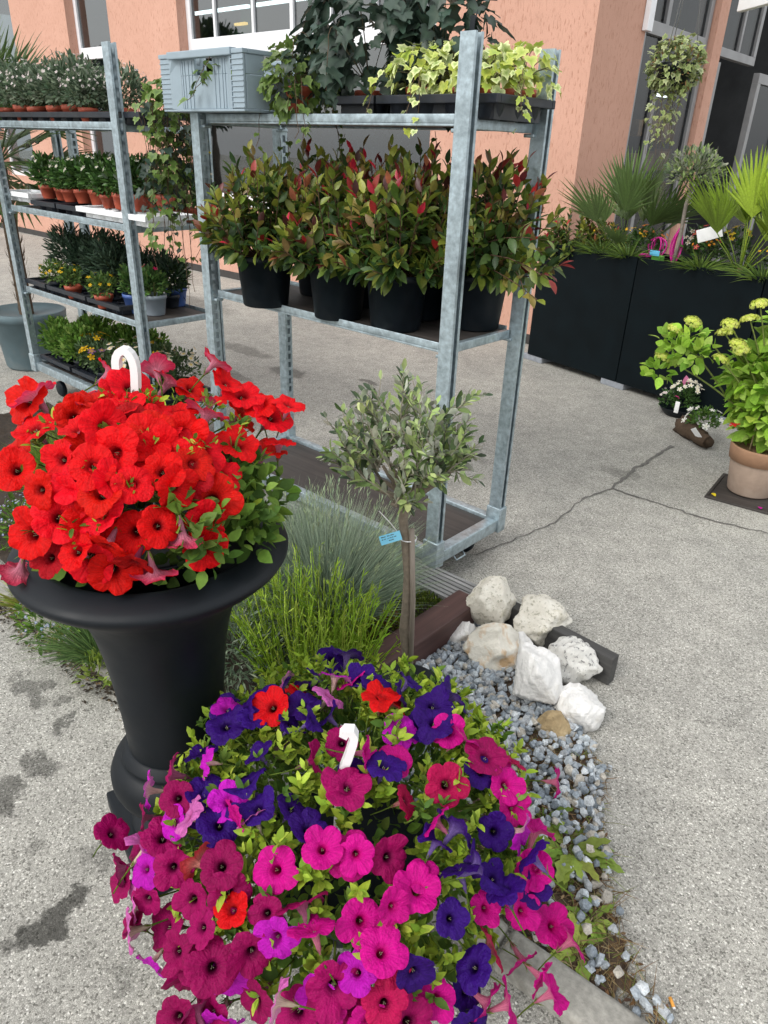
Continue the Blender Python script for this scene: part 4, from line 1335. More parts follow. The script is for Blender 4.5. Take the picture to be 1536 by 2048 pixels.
# ------------------------------------------------------------------ bed edging
t = thing('grooved_board', 'weathered grey grooved decking board lying behind the bed', 'board', (-1.66, 1.925, .085), rad(1.2)); t.rotation_euler = (rad(9), 0, rad(1.2))
m_ = MB(); box(m_, (-.75, -.066, -.004), (.52, .066, .018), .003); m_.build('plank', MT['deckwood'], t, False)
for k in range(7):
    y0_ = -.0655 + k * .0193
    m_ = MB(); box(m_, (-.749, y0_, .0182), (.519, y0_ + .0128, .0262), .002); m_.build('ridge', MT['deckwood'], t, False)
t = thing('square_timber', 'dark weathered timber end lying behind the rocks, beside the tarmac', 'timber', (-.92, 1.985, 0), rad(-3))
m_ = MB(); box(m_, (-.22, -.022, .003), (.245, .022, .112), .005); m_.build('beam', MT['darkwood'], t, False)
m_ = MB(); lathe(m_, [(0, 0), (.016, 0), (.014, .003), (0, .004)], 18); w_ = m_.build('knot', MT['ink'], t); w_.matrix_basis = Matrix.Translation((.17, -.0222, .06)) @ Matrix.Rotation(math.pi / 2, 4, 'X')
t = thing('board_support', 'dark upright support under the end of the grooved board', 'timber', (-1.16, 1.93, 0)); m_ = MB(); box(m_, (-.06, -.03, .002), (.06, .06, .08), .004); m_.build('block', MT['darkwood'], t, False)
o = thing('timber_edging', 'dark brown composite beam edging the bed beside the gravel', 'edging', (-1.235, 1.12, 0))
m_ = MB(); box(m_, (-.052, -.18, 0), (.052, .79, .128), .007); m_.build('beam', MT['wpc'], o, False)
m_ = MB(); box(m_, (-.04, .795, .0), (.10, .815, .10), .004); m_.build('end_cap', MT['black'], o, False)

# ------------------------------------------------------------------ bed planting
def grass_clump(name, label, x, y, n, r0, L, lean, pal, tip=None, w=.0022, bendr=(.1, .6), z=.05, cat='grass clump', toward=None):
    t = thing(name, label, cat, (x, y, z))
    a = rng.uniform(0, 6.283, n); q_ = np.sqrt(rng.uniform(0, 1, n))
    base = np.c_[np.cos(a) * q_ * r0, np.sin(a) * q_ * r0, np.zeros(n)]
    d = np.c_[np.cos(a) * q_ * lean, np.sin(a) * q_ * lean, np.ones(n)] + rng.normal(0, .10, (n, 3))
    if toward is not None:
        d = d + np.array(toward)
    m_ = MB(); blades(m_, base, d, rng.uniform(*L, n), w, rng.uniform(*bendr, n), pal, 5, tip)
    m_.build('blades', MT['leaf_matt'], t, kind='stuff')
    return t


FES = [(.09, .165, .14), (.13, .21, .175), (.21, .29, .235), (.05, .10, .085), (.26, .34, .24), (.035, .07, .06)]
fe = grass_clump('blue_fescue', 'big blue-grey fescue grass clump behind the olive tree', -1.64, 1.56, 4600, .14, (.22, .43), .95, FES, (.36, .43, .30), .0027, (.05, .42))
m_ = MB()       # pale flower spikes among the blades
n = 260
a = rng.uniform(0, 6.283, n); q_ = np.sqrt(rng.uniform(0, 1, n))
b0 = np.c_[np.cos(a) * q_ * .10, np.sin(a) * q_ * .10, np.zeros(n)]
d0 = nrm(np.c_[np.cos(a) * q_ * .75, np.sin(a) * q_ * .75, np.ones(n)] + rng.normal(0, .06, (n, 3)))
tips = b0 + d0 * rng.uniform(.34, .46, n)[:, None]
for k in range(5):
    inst(m_, LEAF_N, frames(d0 + rng.normal(0, .15, (n, 3)), rdir(n)), tips - d0 * .012 * k, rng.uniform(.02, .034, n), pick([(.30, .36, .22), (.24, .31, .20)], n))
m_.build('flower_spikes', MT['leaf_matt'], fe, kind='stuff')
grass_clump('blue_fescue', 'smaller fescue clump between the urn and the trolley deck', -2.02, 1.66, 2200, .10, (.20, .36), .9, FES, (.28, .34, .24), .0019, (.05, .45))
grass_clump('green_sedge', 'bright green grass clump beside the red petunias at the picture edge', -3.28, 1.40, 1500, .10, (.22, .40), .5, [(.16, .26, .03), (.22, .33, .04), (.11, .19, .03)], None, .003)
grass_clump('bronze_sedge', 'blue-green sedge with straw brown tips behind the red petunias', -3.05, 1.68, 900, .10, (.22, .38), .55, [(.12, .19, .15), (.18, .22, .15), (.30, .20, .10)], (.32, .2, .1), .0025)
grass_clump('weed_grass', 'yellowish weed grass sprouting over the kerb', -2.46, .80, 130, .05, (.06, .13), 1.2, [(.30, .34, .05), (.20, .27, .05), (.40, .36, .12)], None, .006, z=.03)
grass_clump('weed_grass', 'small tuft of weed grass in the kerb joint near the urn', -2.17, .80, 60, .03, (.05, .09), 1.2, [(.30, .34, .05), (.20, .27, .05), (.42, .33, .14)], None, .005, z=.03)
grass_clump('dianthus_tuft', 'narrow-leaved green tuft just behind the urn', *at(200, 1300, .05)[:2], 520, .07, (.12, .22), 1.1, [(.10, .18, .06), (.15, .24, .08)], None, .0045)

# upright lime shoots of a lavender with its silver skirt
lv = thing('lavender', 'lavender with upright lime green shoots in the middle of the bed', 'plant', (-1.42, 1.27, .05))
m_ = MB()
for k in range(330):
    a = rng.uniform(0, 6.283); r_ = math.sqrt(rng.uniform()) * .17
    b = np.array([math.cos(a) * r_ * 1.25, math.sin(a) * r_, .04])
    d_ = nrm(np.array([b[0] * 1.9, b[1] * 1.9, 1]) + rng.normal(0, .14, 3))
    L = rng.uniform(.16, .31)
    e = b + d_ * L
    p = arc(b, e, 0, 5, rng.normal(0, .006, 3))
    c_ = pick([(.30, .46, .04), (.38, .55, .06), (.22, .36, .03), (.44, .58, .09)], 1)[0]
    tube(m_, p, [.0023, .0022, .002, .0018, .0015], 4, c_, False)
    n = 9
    tt = rng.uniform(.05, 1.0, n)
    inst(m_, LEAF_N, frames(nrm(d_ * 1.2 + rdir(n, -.2, .4)), rdir(n)), b + d_ * (L * tt)[:, None], rng.uniform(.018, .034, n), np.tile(c_, (n, 1)) * rng.uniform(.8, 1.1, (n, 1)))
m_.build('shoots', MT['leaf_matt'], lv, kind='stuff')
SIL = [(.13, .185, .115), (.18, .235, .155), (.24, .29, .21), (.09, .135, .08)]


def silver(root, c, rd, n):
    m_ = MB(); bush(m_, n, c, rd, LEAF_N, (.030, .052), SIL, zlo=-.3, inner=.4, jit=.75, lump=.15); m_.build('foliage', MT['leaf_matt'], root, kind='stuff')


silver(lv, (.0, -.06, .03), (.22, .14, .10), 1300)
l2 = thing('lavender', 'silver-leaved lavender mound against the urn', 'plant', (-1.60, 1.10, .05)); silver(l2, (0, 0, .06), (.20, .17, .17), 2000)
for x, y, s, lab, pal in ((-1.36, 1.78, .10, 'mossy green sedum mat by the grooved board', [(.10, .15, .02), (.16, .20, .03), (.07, .10, .02)]), (-1.37, 1.60, .09, 'olive green sedum mat with reddish tips beside the brown edging', [(.12, .17, .02), (.17, .19, .03), (.20, .09, .04)]),
                          (-1.40, 1.44, .07, 'low reddish sedum tuft behind the olive trunk', [(.10, .12, .03), (.25, .07, .03), (.14, .16, .03)])):
    t = thing('sedum_mat', lab, 'plant', (x, y, .05)); m_ = MB(); bush(m_, 1100, (0, 0, .01), (s, s, .06), LEAF_S, (.010, .017), pal, up=.8, zlo=.0, inner=.6, lump=.2); m_.build('foliage', MT['leaf_matt'], t, kind='stuff')


def disc_tpl(pet=5, inn=.35):
    v, f, w = [(0, 0, .08)], [], [0.0]
    n = pet * 4
    for i in range(n):
        a = i * 2 * math.pi / n
        r_ = inn + (1 - inn) * abs(math.sin(a * pet / 2)) ** .6
        v.append((r_ * math.cos(a), r_ * math.sin(a), 0)); w.append(1.0)
        f.append((0, 1 + i, 1 + (i + 1) % n))
    return np.array(v), f, np.array(w)


DISC = disc_tpl()


def forget(name, label, x, y, s, h_, n, blue=60, z=.05, pal=LP_MID):
    t = thing(name, label, 'plant', (x, y, z)); m_ = MB()
    bush(m_, n, (0, 0, .02), (s, s * .8, h_), LEAF_N, (.025, .05), pal, zlo=-.1, inner=.4, lump=.2); bush(m_, n // 2, (0, 0, .02), (s, s * .8, h_), LEAF_S, (.02, .035), pal, zlo=-.1, inner=.3); m_.build('foliage', MT['leaf_matt'], t, kind='stuff')
    if blue:
        m_ = MB(); d = rdir(blue, .05, 1); d = nrm(d + rdir(1, .2, .6)[0] * .6)
        inst(m_, DISC, frames(nrm(np.cross(d, rdir(blue))), nrm(d + [0, 0, .5])), d * [s * 1.05, s * .85, h_ * 1.1] + [0, 0, .02], rng.uniform(.004, .006, blue), np.tile((.75, .65, .2), (blue, 1)), pick([(.08, .16, .62), (.12, .24, .72), (.16, .10, .5)], blue))
        m_.build('flowers', MT['leaf_matt'], t, kind='stuff')


forget('forget_me_not', 'low forget-me-not with blue flowers behind the kerb near the urn', *at(105, 1245, .08)[:2], .15, .11, 320, 110)
forget('forget_me_not', 'forget-me-nots with blue flowers beneath the red petunias at the picture edge', -2.92, 1.02, .20, .16, 420, 140)
forget('forget_me_not', 'sparse blue forget-me-nots between the two petunia baskets', -1.70, .93, .12, .07, 160, 30)
forget('heath_mound', 'dense dark green mound beneath the left side of the urn rim', -2.55, .95, .16, .14, 900, 0, pal=[(.05, .10, .025), (.08, .14, .03)])
forget('kerb_weed', 'broad-leaved weed growing over the kerb beside the urn', *at(205, 1350, .04)[:2], .09, .06, 110, 0, .03, [(.22, .31, .05), (.28, .36, .08)])
forget('ground_ivy', 'low green weeds at the back of the bed by the trolley', -2.6, 1.55, .35, .12, 900, 40)
forget('ground_ivy', 'leafy weeds in the bed left of the urn', -2.3, 1.2, .28, .10, 700, 50)

# dandelion rosettes and dead grass in the gravel strip
for px, py, s, nL, lab in ((1135, 1705, .125, 26, 'dandelion rosette beside the pink basket'), (1160, 1905, .08, 14, 'small dandelion in the gravel strip low in the picture'), (1085, 1640, .08, 12, 'tiny leafy weed at the right edge of the pink petunias'),
                           (1185, 1840, .06, 12, 'wispy green weed by the tarmac edge')):
    t = thing('dandelion', lab, 'plant', at(px, py, .015)); m_ = MB()
    a = rng.uniform(0, 6.283, nL); D = np.c_[np.cos(a), np.sin(a), rng.uniform(.25, .8, nL)]
    for i in range(nL):
        v, f, w = leaf_tpl(.34, 10, .12, .35, .65); v = v.copy(); v[1::2, 0] *= 1
        v[:, 0] *= (1 - .45 * (np.repeat(np.arange(11) % 2, 3)))
        inst(m_, (v, f, w), frames(D[i:i + 1], np.array([[0, 0, 1.0]])), np.zeros((1, 3)), np.array([s * rng.uniform(.7, 1.1)]), pick([(.24, .34, .055), (.18, .28, .045), (.32, .40, .08)], 1))
    m_.build('leaves', MT['leaf_matt'], t, kind='stuff')
n = 2600
Q = np.c_[rng.uniform(-1.0, .05, n * 3), rng.uniform(.85, 1.62, n * 3)]
Q = Q[inside(Q, poly)]
Q = Q[(Q[:, 0] > -.72)][:n]
m_ = MB(); n = len(Q); a = rng.uniform(0, 6.283, n)
blades(m_, np.c_[Q, np.full(n, .018) + rng.uniform(0, .01, n)], np.c_[np.cos(a), np.sin(a), rng.uniform(-.05, .35, n)], rng.uniform(.015, .07, n), .0022, rng.uniform(0, .5, n), [(.28, .20, .10), (.20, .12, .06), (.36, .29, .16), (.11, .07, .04), (.20, .24, .06)], 3)
tag(m_.build('dead_grass', MT['leaf_matt'], kind='stuff'), 'straw, dead grass and moss between the gravel chips', 'grass')
m_ = MB(); Q = Q[rng.uniform(size=n) < .30]; n = len(Q)
P_ = np.c_[Q, np.full(n, .020)]
inst(m_, LEAF_S, frames(np.c_[rdir(n)[:, :2], rng.uniform(-.1, .3, n)], nrm(np.array([0, 0, 1.0]) + rng.normal(0, .3, (n, 3)))), P_, rng.uniform(.010, .022, n), pick([(.24, .13, .06), (.16, .09, .05), (.33, .24, .14), (.10, .06, .04)], n))
tag(m_.build('leaf_litter', MT['leaf_matt'], kind='stuff'), 'brown leaf litter along the tarmac edge', 'litter')
m_ = MB(); n = 2000     # crumbs of soil and dry leaf along the kerb
x = rng.uniform(-3.4, -1.45, n); y = kerb_y(x) - .10 - np.abs(rng.normal(0, .035, n))
inst(m_, LEAF_S, frames(np.c_[rdir(n)[:, :2], rng.uniform(-.1, .3, n)], nrm(np.array([0, 0, 1.0]) + rng.normal(0, .3, (n, 3)))), np.c_[x, y, np.full(n, .004)], rng.uniform(.006, .018, n), pick([(.07, .055, .04), (.05, .038, .028), (.04, .032, .025), (.22, .16, .09)], n))
tag(m_.build('kerb_litter', MT['leaf_matt'], kind='stuff'), 'dry crumbs and leaf litter along the foot of the kerb', 'litter')

# ------------------------------------------------------------------ pots and trays
def pot_mesh(r0, r1, h_, mt, lip=.008, seg=28):
    m_ = MB(); lathe(m_, [(0, 0), (r0 * .97, 0), (r0, .004), (r1 * .985, h_ - lip * 2.6), (r1 * 1.05, h_ - lip * 2.5), (r1 * 1.06, h_ - .001), (r1 * .99, h_), (r1 * .95, h_ - lip * 1.5), (0, h_ - lip * 1.7)], seg)
    return m_.mesh('pot', mt)


def tray(label, x0, x1, y0, y1, z, mt='tray', cells=None, h_=.055, group='black pot trays'):
    t = thing('pot_tray', label, 'tray', ((x0 + x1) / 2, (y0 + y1) / 2, z), 0, group)
    hx, hy = (x1 - x0) / 2, (y1 - y0) / 2
    m_ = MB()
    box(m_, (-hx, -hy, h_ - .026), (hx, -hy + .02, h_), .003); box(m_, (-hx, hy - .02, h_ - .026), (hx, hy, h_), .003)
    box(m_, (-hx, -hy + .0205, h_ - .026), (-hx + .02, hy - .0205, h_), .003); box(m_, (hx - .02, -hy + .0205, h_ - .026), (hx, hy - .0205, h_), .003)
    m_.build('rim', MT[mt], t, False)
    q_ = MB(); s_ = .036
    box(q_, (-hx + s_, -hy + s_, .002), (hx - s_, -hy + s_ + .003, h_ - .004), 0); box(q_, (hx - s_, -hy + s_, .002), (hx - s_ + .003, hy - s_, h_ - .004), 0)
    q_.build('inner_wall', MT[mt], t, False)
    nx = max(2, int(round((x1 - x0) / .13))); ny = max(2, int(round((y1 - y0) / .13)))
    cup = MB(); r_ = min((2 * hx - .03) / nx, (2 * hy - .03) / ny) / 2
    lathe(cup, [(0, 0), (r_ * .7, 0), (r_ * .78, .004), (r_ * .98, h_ - .014), (r_ * 1.0, h_ - .012), (r_ * .9, h_ - .012), (r_ * .7, .008), (0, .006)], 16)
    me = cup.mesh('cup', MT[mt])
    for i in range(nx):
        for j in range(ny):
            link('cup', me, t, Matrix.Translation((-hx + .015 + (i + .5) * (2 * hx - .03) / nx, -hy + .015 + (j + .5) * (2 * hy - .03) / ny, 0)))
    return t


TERRA_S = pot_mesh(.036, .050, .075, MT['terra'])
BLACK_S = pot_mesh(.040, .052, .075, MT['tray'])
BLUE_S = pot_mesh(.050, .064, .105, MT['blue'])
GREY_S = pot_mesh(.052, .066, .11, MT['greypot'])
ORD = ['first', 'second', 'third', 'fourth', 'fifth', 'sixth', 'seventh', 'eighth', 'ninth', 'tenth', 'eleventh', 'twelfth']


def flowers_on(root, n, c, rd, size, inner, outer, zlo=.1, name='flower', tpl=None, fl=None):
    """countable little flowers, each a child sharing a mesh"""
    m_ = MB(); v, f, w = tpl or DISC
    m_.add(v, f, np.array(inner)[None] * (1 - w[:, None]) + np.array(outer)[None] * w[:, None])
    me = m_.mesh(name, MT['leaf_matt'])
    for k in range(n):
        d = rdir(1, zlo, 1)[0]
        p = np.array(c) + d * np.array(rd) * rng.uniform(.95, 1.15)
        ax = nrm(d + [0, 0, .5] + rng.normal(0, .25, 3) - FW * .3)
        R = frames(np.cross(ax, rdir(1)[0])[None], ax[None])[0] * size * rng.uniform(.8, 1.2)
        link(name, me, root, Matrix([[*R[i], float(p[i])] for i in range(3)] + [[0, 0, 0, 1]]))


DAISY = disc_tpl(11, .55)


def plant(label, loc, pot, rad_, h_, pal, tpl, size, n=260, name='potted_plant', group=None, ph=.075, zlo=-.3, up=.5, rz=None, matl='leaf_matt', inner=.35, stuff_fl=None, lump=.15):
    t = thing(name, label, 'potted plant', loc, rng.uniform(0, 6) if rz is None else rz, group)
    link('pot', pot, t)
    m_ = MB(); bush(m_, n, (0, 0, ph + h_ * .40), (rad_, rad_, h_ * .62), tpl, size, pal, zlo=-.75, up=up, inner=inner, lump=lump)
    for k in range(7):
        d = rdir(1, .3, 1)[0]; tube(m_, [(0, 0, ph * .8), d * [rad_ * .8, rad_ * .8, h_ * .7] + [0, 0, ph]], .0018, 4, (.10, .12, .04), False)
    m_.build('foliage', MT[matl], t, kind='stuff')
    if stuff_fl:
        nn, sz, cin, cout = stuff_fl
        m_ = MB(); d = rdir(nn, .0, 1)
        inst(m_, DISC, frames(nrm(np.cross(d, rdir(nn))), nrm(d + [0, 0, .6])), d * [rad_ * 1.02, rad_ * 1.02, h_ * .64] + [0, 0, ph + h_ * .42], rng.uniform(sz * .7, sz * 1.2, nn), np.tile(cin, (nn, 1)), pick([cout], nn, .08))
        m_.build('flowers', MT['leaf_matt'], t, kind='stuff')
    return t


# --- left trolley, top level
tray('long black tray of small white-flowered plants on the top level', LX0 + .02, LX1 + .14, 1.99, 2.26, L3)
ALY = [(.10, .15, .09), (.15, .20, .13), (.075, .12, .07), (.20, .25, .17)]
base = plant('x', (0, 0, 0), TERRA_S, .125, .19, ALY, LEAF_S, (.018, .032), 900, 'alyssum', 'alyssum on the top level', stuff_fl=(60, .0075, (.5, .4, .35), (.72, .66, .66)), rz=0)
k = 0
for row, y in enumerate((2.06, 2.19)):
    for i in range(6):
        x = LX0 + .10 + i * .195 + row * .08
        lab = 'whitish alyssum on the top level, %s from the left in the %s row' % (ORD[i], ('front', 'back')[row])
        if k == 0:
            base.location = (x, y, L3 + .004); base['label'] = lab
        else:
            clone(base, (x, y, L3 + .004), rng.uniform(0, 6), lab, rng.uniform(.80, 1.18))
        k += 1

# --- left trolley, second level
tray('black tray next to the white foam tray on the second level', -4.62, -4.32, 2.0, 2.2, L2)
tray('black tray under the terracotta pots on the second level', -4.30, -3.75, 2.0, 2.2, L2)
tray('white foam tray sticking out at the left of the second level', -5.02, -4.64, 2.0, 2.2, L2 + .03, 'foam', group='white foam trays')
tray('white foam tray at the right end of the second level', -3.98, -3.30, 1.955, 2.24, L2 + .012, 'foam', group='white foam trays')
GRN = [(.045, .11, .025), (.07, .16, .035), (.10, .20, .05), (.035, .08, .02)]
base = plant('x', (0, 0, 0), TERRA_S, .09, .17, GRN, LEAF_S, (.024, .042), 520, 'bedding_plant', 'bedding plants on the second level', rz=0, matl='leaf', stuff_fl=(9, .011, (.7, .6, .3), (.78, .78, .76)))
k = 0
for row, y in enumerate((2.12, 2.28, 2.38)):
    for i in range(8):
        x = -4.62 + i * .142 + row * .03
        lab = 'glossy green seedling in terracotta, second level, %s row, %s from the left' % (('front', 'middle', 'back')[row], ORD[i])
        z = L2 + (.058 if row == 0 else .002)
        if k == 0:
            base.location = (x, y, z); base['label'] = lab
        else:
            clone(base, (x, y, z), rng.uniform(0, 6), lab, rng.uniform(.82, 1.15))
        k += 1
DK = [(.035, .06, .03), (.05, .08, .035), (.075, .10, .04), (.10, .12, .06)]
for i, x in enumerate((-3.64, -3.50)):
    plant(('dark feathery seedling at the right end of the second level, inner one', 'dark feathery seedling at the right end of the second level, outer one')[i], (x, 2.20, L2 + .07), TERRA_S, .085, .17, DK, LEAF_N, (.025, .045), 420, 'bedding_plant', stuff_fl=(22, .007, (.3, .25, .1), (.30, .28, .14)))
yo = plant('tall white and yellow flowering plant at the right end of the second level', (-3.37, 2.36, L2), TERRA_S, .05, .14, GRN, LEAF, (.03, .05), 120, 'flowering_plant')
for c_, cz, nn in (((.72, .62, .02), .37, 9), ((.80, .80, .78), .24, 6)):
    flowers_on(yo, nn, (.02, 0, cz - .03), (.055, .03, .06), .022, (.8, .5, .02), c_, -.3)
m_ = MB()
for k in range(5):
    tube(m_, arc((0, 0, .08), (.02 + rng.normal(0, .03), rng.normal(0, .02), rng.uniform(.26, .42)), .0, 5, rng.normal(0, .01, 3)), .0022, 5, (.12, .2, .04))
m_.build('stems', MT['leaf'], yo)

# --- left trolley, third level
for i, (x0, x1) in enumerate(((-4.88, -4.60), (-4.58, -4.10), (-4.08, -3.72))):
    tray(('black tray at the left end of the third level', 'long black tray in the middle of the third level', 'black tray beside the blue pots on the third level')[i], x0, x1, 1.99, 2.18, L1)
DARKG = [(.028, .055, .032), (.04, .075, .045), (.055, .095, .055), (.02, .04, .025)]
base = plant('x', (0, 0, 0), BLACK_S, .115, .25, DARKG, leaf_tpl(.24, 3, .12, .25), (.04, .062), 620, 'wallflower', 'dark bushy plants on the third level', rz=0, up=.7)
k = 0
for row, y in enumerate((2.17, 2.34)):
    for i in range(5 - row * 0 if row else 4):
        x = -4.60 + i * .19 + row * .05
        lab = 'dark blue-green bushy plant, %s from the left in the %s row of the third level' % (ORD[i], ('front', 'back')[row])
        z = L1 + (.06 if row == 0 else .0)
        if k == 0:
            base.location = (x, y, z); base['label'] = lab
        else:
            clone(base, (x, y, z), rng.uniform(0, 6), lab, rng.uniform(.82, 1.15))
        k += 1
YEL = [(.06, .12, .03), (.09, .17, .04), (.13, .20, .05)]
for i, (px, py, pot, lab) in enumerate(((140, 592, TERRA_S, 'small yellow-flowered plant in terracotta, left of the pair on the third level'), (200, 612, TERRA_S, 'small yellow-flowered plant in terracotta with trailing leaves, right of the pair on the third level'),
                                        (106, 582, BLACK_S, 'tiny plant with yellow flowers at the tray edge, third level'))):
    p = at(px, py, L1 + .02)
    t = plant(lab, (p[0], p[1] + .03, L1 + .006), pot, .085, .11, YEL, LEAF_S, (.018, .032), 300, 'yellow_bidens')
    flowers_on(t, 11, (0, 0, .12), (.085, .085, .07), .012, (.5, .25, .01), (.75, .50, .01), .1)
for i, (px, py, pot, lab) in enumerate(((264, 632, BLUE_S, 'leafy plant in a blue pot just behind the front post, third level'), (302, 636, GREY_S, 'rose-like leafy plant in a grey pot on the third level'), (345, 618, BLUE_S, 'leafy plant in a blue pot at the right end of the third level'))):
    p = at(px, py - 6, L1)
    t = plant(lab, (p[0], p[1] + .03, L1), pot, .085, .15, GRN + YEL, LEAF_S, (.022, .040), 330, 'potted_rose', ph=.10)
    if i:
        flowers_on(t, 2 if i == 1 else 1, (0, 0, .19), (.05, .05, .09), .017, (.5, .01, .08), (.62, .02, .12), .6)

# --- left trolley, bottom level
for i, (x0, x1) in enumerate(((-4.86, -4.45), (-4.42, -3.98), (-3.95, -3.52))):
    tray('black tray on the bottom level, %s from the left' % ORD[i], x0, x1, 1.99, 2.4, LD)
LG = [(.10, .21, .03), (.15, .27, .045), (.07, .15, .025), (.20, .31, .07)]
base = plant('x', (0, 0, 0), BLACK_S, .115, .20, LG, LEAF_S, (.025, .042), 620, 'herb_plant', 'leafy green plants on the bottom level', rz=0, up=.8)
for k, (x, y) in enumerate(((-4.78, 2.1), (-4.62, 2.06), (-4.70, 2.28), (-4.52, 2.24), (-4.44, 2.08), (-4.34, 2.28), (-4.2, 2.32), (-4.05, 2.32))):
    lab = 'bright leafy herb on the bottom level, %s from the left' % ORD[k]
    if k == 0:
        base.location = (x, y, LD + .02); base['label'] = lab
    else:
        clone(base, (x, y, LD + .02), rng.uniform(0, 6), lab, rng.uniform(.9, 1.12))
for i, (x, y, lab, kind) in enumerate(((-4.26, 2.08, 'yellow pansies on the bottom level beside the herbs', 'p'), (-4.10, 2.05, 'yellow and violet pansies on the bottom level', 'p'), (-3.96, 2.10, 'white daisies on the bottom level behind the front post', 'd'), (-3.80, 2.08, 'white daisies on the bottom level just right of the front post', 'd'),
                                       (-3.62, 2.12, 'white daisies at the right end of the bottom level', 'd'), (-3.84, 2.28, 'greyish leafy plant with a yellow bloom behind the daisies', 'p'), (-3.66, 2.30, 'white daisies in the back row of the bottom level', 'd'), (-3.97, 2.26, 'white-flowered plant behind the yellow pansies', 'd'))):
    t = plant(lab, (x, y, LD + .02), BLACK_S, .11, .18, [(.08, .13, .06), (.11, .17, .07), (.06, .105, .04)], LEAF_S, (.018, .034), 520, 'pansy' if kind == 'p' else 'daisy')
    if kind == 'p':
        flowers_on(t, 7, (0, 0, .16), (.12, .12, .115), .026, (.20, .07, .0), (.78, .50, .01), .2)
        if i == 1:
            flowers_on(t, 3, (0, 0, .16), (.12, .12, .115), .022, (.5, .3, .0), (.10, .02, .22), .2)
    else:
        flowers_on(t, 16, (0, 0, .16), (.12, .12, .115), .019, (.75, .48, .01), (.80, .80, .78), .0, tpl=DAISY)

# --- main trolley: photinias in big black pots
POT_B = pot_mesh(.095, .115, .205, MT['black'], .010, 40)
PH_G = [(.032, .070, .020), (.05, .10, .022), (.075, .13, .025), (.12, .18, .03), (.17, .22, .035)]
PH_Y = [(.22, .26, .035), (.16, .20, .03), (.25, .21, .05), (.15, .10, .035), (.30, .32, .05)]
PH_R = [(.40, .03, .03), (.28, .04, .03), (.36, .12, .06), (.12, .018, .018), (.07, .02, .018), (.50, .02, .05)]


def photinia(loc, label, seed, rz=0.0, rr=.205, hh=.43, n_st=74, name='potted_photinia', group='potted photinias on the trolley', pot=True, lean=(0, 0), reach=()):
    t = thing(name, label, 'potted plant', loc, rz, group)
    z0 = .19 if pot else .0
    if pot:
        link('pot', POT_B, t)
    sm, m_ = MB(), MB()
    for k in range(n_st + len(reach)):
        d = rdir(1, -.12, 1)[0]
        b = np.array([d[0] * .05, d[1] * .05, z0])
        e = b + np.array([d[0] * rr * rng.uniform(.6, 1.05) + lean[0], d[1] * rr * rng.uniform(.6, 1.05) + lean[1], hh * (.16 + .78 * d[2]) * rng.uniform(.8, 1.05)])
        if k >= n_st:
            e = np.array(reach[k - n_st]) - np.array(loc)
        p = arc(b, e, .0 if k < n_st else .06, 7, np.array([d[0], d[1], 0]) * .03 + rng.normal(0, .008, 3))
        tube(sm, p, np.linspace(.003, .0014, 7), 5, (.10, .055, .035), False)
        nl = rng.integers(12, 17)
        ts = np.linspace(.22, 1.0, nl)
        red = rng.uniform() < .42
        for i, tt in enumerate(ts):
            f_ = tt * 6; q_ = min(int(f_), 5); pp = p[q_] + (p[q_ + 1] - p[q_]) * (f_ - q_)
            ax = nrm(p[q_ + 1] - p[q_]); a = i * 2.4 + k
            sd = nrm(np.cross(ax, [math.cos(a), math.sin(a), .3]))
            D = nrm(ax * (.35 + .9 * tt ** 3) + sd * (1.0 - .5 * tt ** 3))
            c_ = pick(PH_R if (red and tt > .93) else (PH_Y if tt > .72 and rng.uniform() < .6 else PH_G), 1)
            inst(m_, LEAF, frames(D[None], nrm(np.array([[0, 0, 1.0]]) + rng.normal(0, .45, (1, 3)))), pp[None], np.array([rng.uniform(.048, .072) * (1 - .25 * tt ** 6)]), c_)
    sm.build('stems', MT['bark'], t)
    m_.build('foliage', MT['leaf'], t, kind='stuff')
    return t


PHS = [((540, 618), 'photinia at the left end of the shelf in a black pot'), ((676, 645), 'photinia in the front row, second black pot from the left'), ((790, 668), 'photinia in the black pot nearest the camera on the shelf'), ((930, 655), 'photinia with red shoots in the right-hand black pot behind the front post')]
for i, ((px, py), lab) in enumerate(PHS):
    p = at(px, py, Z1)
    d = nrm((p - EYE) * [1, 1, 0]) * .105
    photinia((p[0] + d[0], p[1] + d[1] - (.02 if i == 0 else 0), Z1 + .001), lab, i, 0.0, rr=.21 if i < 3 else .27, reach=() if i < 3 else [at_y(a_, b_, y_) for a_, b_, y_ in ((1085, 510, 2.14), (1098, 560, 2.12), (1075, 600, 2.14), (1050, 590, 2.1), (1092, 480, 2.16))])
for i, (x, y, lab) in enumerate(((-2.52, 2.36, 'photinia in the back row behind the left pots'), (-2.20, 2.36, 'photinia in the middle of the back row, mostly hidden'), (-1.90, 2.34, 'photinia in the back row with dark maroon tips'), (-1.64, 2.36, 'photinia at the back right corner leaning out past the post'))):
    photinia((x, y, Z1 + .001), lab, 10 + i, rng.uniform(0, 6), hh=.47, rr=.20 if i < 3 else .27)

# --- main trolley, top: crate, ivies
cr = thing('plastic_crate', 'grey plastic crate overhanging the top corner of the trolley', 'crate', (-2.70, 2.09, Z2 + .014), rad(-1))
m_ = MB()
W_, D_c, H_c = .275, .19, .20
